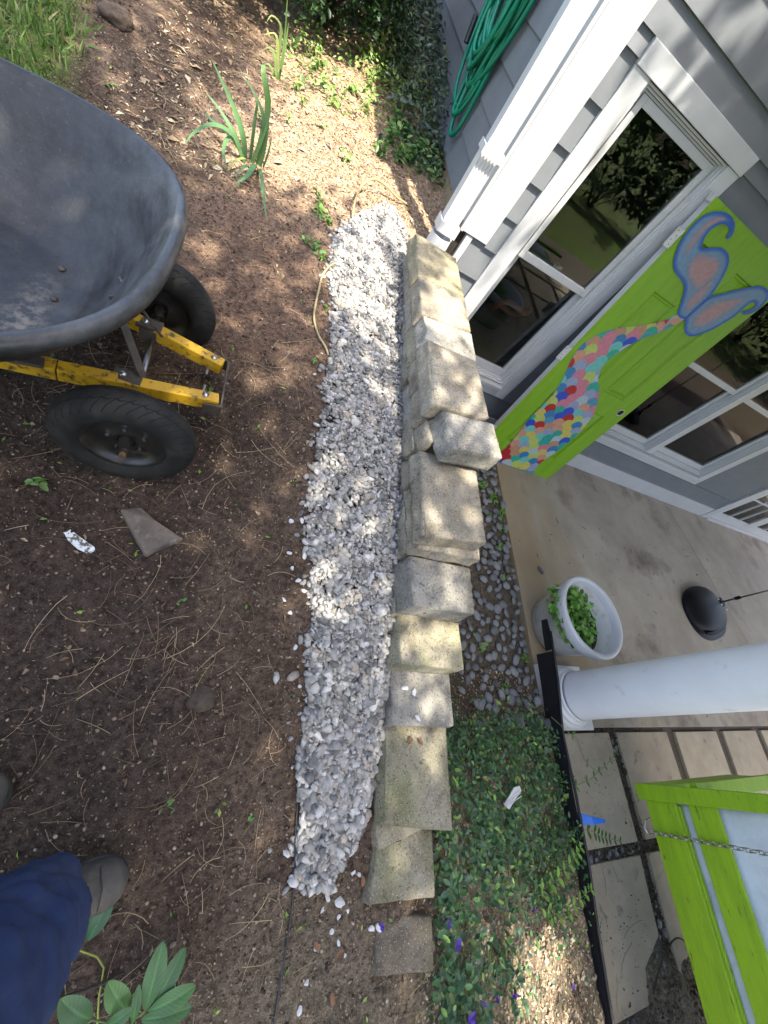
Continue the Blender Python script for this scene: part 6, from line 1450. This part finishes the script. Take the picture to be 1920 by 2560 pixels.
# torn white tag in the ground cover
tg = [(1.44, -.262), (1.485, -.285), (1.56, -.25), (1.615, -.228), (1.598, -.208), (1.545, -.210), (1.498, -.236)]
zt_ = gs(1.53, -.25)+.095; m_ = MB(); m_.prism([(x-1.53, y+.25, 0) for x, y in tg], [(x-1.53, y+.25, .004) for x, y in tg]); 
for i in range(3): m_.bar((-.085+.006*i, -.012-.01*i*.5, .0052), (.065+.005*i, .028-.013*i, .0052), .003, .002)
o = m_.build('torn_tag', M['white_vinyl'], None); o.location = (1.53, -.25, zt_); o.rotation_euler = (.1, .35, 0); tag(o, 'torn piece of white plastic lying on the ground cover', 'scrap')
# blue tape on the edging
fl = [(2.196, -.375, .172), (2.200, -.435, .158), (2.26, -.432, .22), (2.335, -.428, .235), (2.33, -.412, .245), (2.25, -.395, .225)]
m_ = MB(); m_.prism([(x-2.2, y+.4, z-.16) for x, y, z in fl], [(x-2.2, y+.4, z-.158) for x, y, z in fl]); o = m_.build('blue_tape', M['blue'], None); o.location = (2.2, -.4, .16); tag(o, 'torn blue tape strip stuck over the black edging', 'tape')
# purple petals, brown leaves
M['petal'] = mat('purple_petal', (.045, .012, .20), (.07, .02, .27), rough=.6, scale=60, bump=.3)
for i, (x, y, s) in enumerate([(1.04, -.582, .03), (1.118, -.784, .034), (1.197, -.584, .014), (.983, -.515, .016), (1.191, -.771, .024), (1.394, -.818, .022), (1.371, -.847, .022), (.725, -.472, .024), (1.694, -.675, .018), (1.984, -1.003, .02)]):
    V = []; n_ = 9
    for k in range(n_): 
        a = 2*math.pi*k/n_; rr = s*.74*(.7+.3*math.sin(k*2.3+i)); V.append((rr*math.cos(a)*(.55 if i in (7, 4) else 1), rr*math.sin(a), .006*math.sin(k*1.9+i)+.002))
    V.append((0, 0, -.003)); m_ = MB(); m_.add(V, [(k, (k+1) % n_, n_) for k in range(n_)])
    o = m_.build('petal', M['petal'], None, smooth=True); zadd = .095 if bed_density(np.array([x]), np.array([y]))[0] > .3 else .012; o.location = (x, y, gs(x, y)+zadd); o.rotation_euler = (.2*math.sin(i), .2*math.cos(i), i)
    lab = {0: 'large crumpled purple petal right of the half-buried block', 1: 'largest crumpled purple petal lowest in the ground cover', 7: 'narrow purple petal on soil at the wall\'s lower end', 9: 'purple petal on sunlit mulch near the black edging'}.get(i, 'small purple petal among the ground cover')
    tag(o, lab, 'petal', None if i in (0, 1, 7, 9) else 'purple petals in the ground cover')
M['brownleaf'] = mat('brown_leaf', (.20, .095, .045), (.14, .065, .032), rough=.8, scale=30)
for i, (x, y) in enumerate([(.70, -.40), (.655, -.535), (.56, -.50), (1.30, -.29), (1.02, -.24), (.63, -.62), (.745, -.43), (.885, -.03), (.84, .0)]):
    zt = gs(x, y)+.008 if x < .7 or x > 1 else (.705 if y > -.3 else gs(x, y)+.01)
    V, F = leaf_temp(.5, .15, .2); o = mesh_np('fallen_leaf', V*.030, F, M['brownleaf']); o.location = (x, y, zt); o.rotation_euler = (.15, .1*i % .4, i*1.9)
    w_ = x > .8 and x < .95 and y > -.1; ivy = x > 1
    tag(o, 'dry leaf lying on a mossy wall block' if w_ else ('rust brown leaf fallen on the vinca' if ivy else 'rust brown leaf on soil below the gravel end'), 'leaf', 'leaves on the wall' if w_ else ('leaves on the vinca' if ivy else 'fallen leaves on soil'))
# tan tubing loops and black drip line
def cord(name, pts, r, m, label, cat):
    P = [Vector(p) for p in pts]; C_ = []
    for i in range(len(P)-1):
        p0 = P[max(i-1, 0)]; p1 = P[i]; p2 = P[i+1]; p3 = P[min(i+2, len(P)-1)]
        for k in range(8):
            f = k/8; C_.append(.5*((2*p1)+(p2-p0)*f+(2*p0-5*p1+4*p2-p3)*f*f+(3*p1-p0-3*p2+p3)*f**3))
    C_.append(P[-1]); m2 = MB(); m2.tube(C_, r, 8); return tag(m2.build(name, m, None, smooth=True), label, cat)
g2 = lambda x, y, d: (x, y, gs(x, y)+d)
cord('tan_tubing', [g2(.385, 2.28, .01), g2(.375, 2.38, .05), g2(.40, 2.50, .075), g2(.46, 2.60, .08), g2(.54, 2.64, .06), g2(.62, 2.66, .03), g2(.70, 2.70, .012), g2(.76, 2.74, -.01)], .0055, M['hose_tan'], 'tan tubing arching out of the far end of the gravel', 'tubing')
cord('tan_tubing', [g2(.34, 1.87, .02), g2(.305, 1.855, .02), g2(.27, 1.78, .02), g2(.262, 1.68, .015), g2(.258, 1.52, .012), g2(.285, 1.42, .012), g2(.318, 1.36, .01), g2(.345, 1.33, -.01)], .0045, M['hose_tan'], 'tan tubing bowed beside the left edge of the gravel', 'tubing')
cord('drip_line', [g2(.463, -.15, .004), g2(.468, -.25, .006), g2(.476, -.353, .006), g2(.482, -.42, .006), g2(.478, -.50, .006), g2(.470, -.60, .005), g2(.462, -.72, .001)], .0028, M['black'], 'black drip line running down from the gravel edge', 'tubing')
cord('root_stem', [(2.72, -1.22, -.01), (2.80, -1.10, .03), (2.92, -1.03, .05), (3.02, -1.05, .04), (3.1, -1.12, .0)], .004, M['bark'], 'thin bare runner arching over soil beside the swing', 'stem')
# strips of landscape fabric at the gravel edge
# things dimly seen through the windows
bk = tag(empty('bicycle', (4.3, 3.0, 0)), 'dark bicycle parked behind the right-hand window', 'bicycle')
for wx in (-.35, .68):
    wl = empty('wheel', (wx, 0, .34), bk)
    m_ = MB(); m_.tube([(.31*math.cos(a), 0, .31*math.sin(a)) for a in [2*math.pi*k/40 for k in range(40)]], .018, 8, closed=True); m_.build('tyre', M['rubber'], wl, smooth=True)
    m_ = MB()
    for k in range(24): a = 2*math.pi*k/24; m_.tube([(.02*math.cos(a), 0, .02*math.sin(a)), (.295*math.cos(a), 0, .295*math.sin(a))], .0013, 4)
    m_.build('spokes', M['steel'], wl)
m_ = MB(); 
for a, b in (((-.35, 0, .34), (-.12, 0, .8)), ((-.35, 0, .34), (.1, 0, .3)), ((.1, 0, .3), (-.06, 0, .85)), ((.1, 0, .3), (.52, 0, .72)), ((-.05, 0, .75), (.5, 0, .8)), ((.68, 0, .34), (.49, 0, .9)), ((.47, -.25, .95), (.47, .25, .95))): m_.tube([a, b], .016, 8)
m_.build('frame', M['rim'], bk, smooth=True)
m_ = MB(); m_.box(-.2, .06, -.06, .06, .86, .91); m_.build('saddle', M['black'], bk, bevel=.02)
m_ = MB(); m_.tube([(.13*math.cos(a), .02*math.sin(3*a), .13*math.sin(a)) for a in [2*math.pi*k/32 for k in range(32)]], .02, 8, closed=True); o = m_.build('orange_ring', M['orange'], None, smooth=True); o.location = (1.72, 2.72, .92); o.rotation_euler = (.9, 0, .3); tag(o, 'orange ring seen through the lower pane of the corner window', 'ring')
m_ = MB(); m_.box(-.4, .4, -.12, .12, 0, .80); o = m_.build('cabinet', mat('cabinet_dark', (.015, .014, .013), (.012, .011, .010)), None, bevel=.004); o.location = (1.65, 2.85, .0); tag(o, 'low dark cabinet inside behind the corner window', 'cabinet')
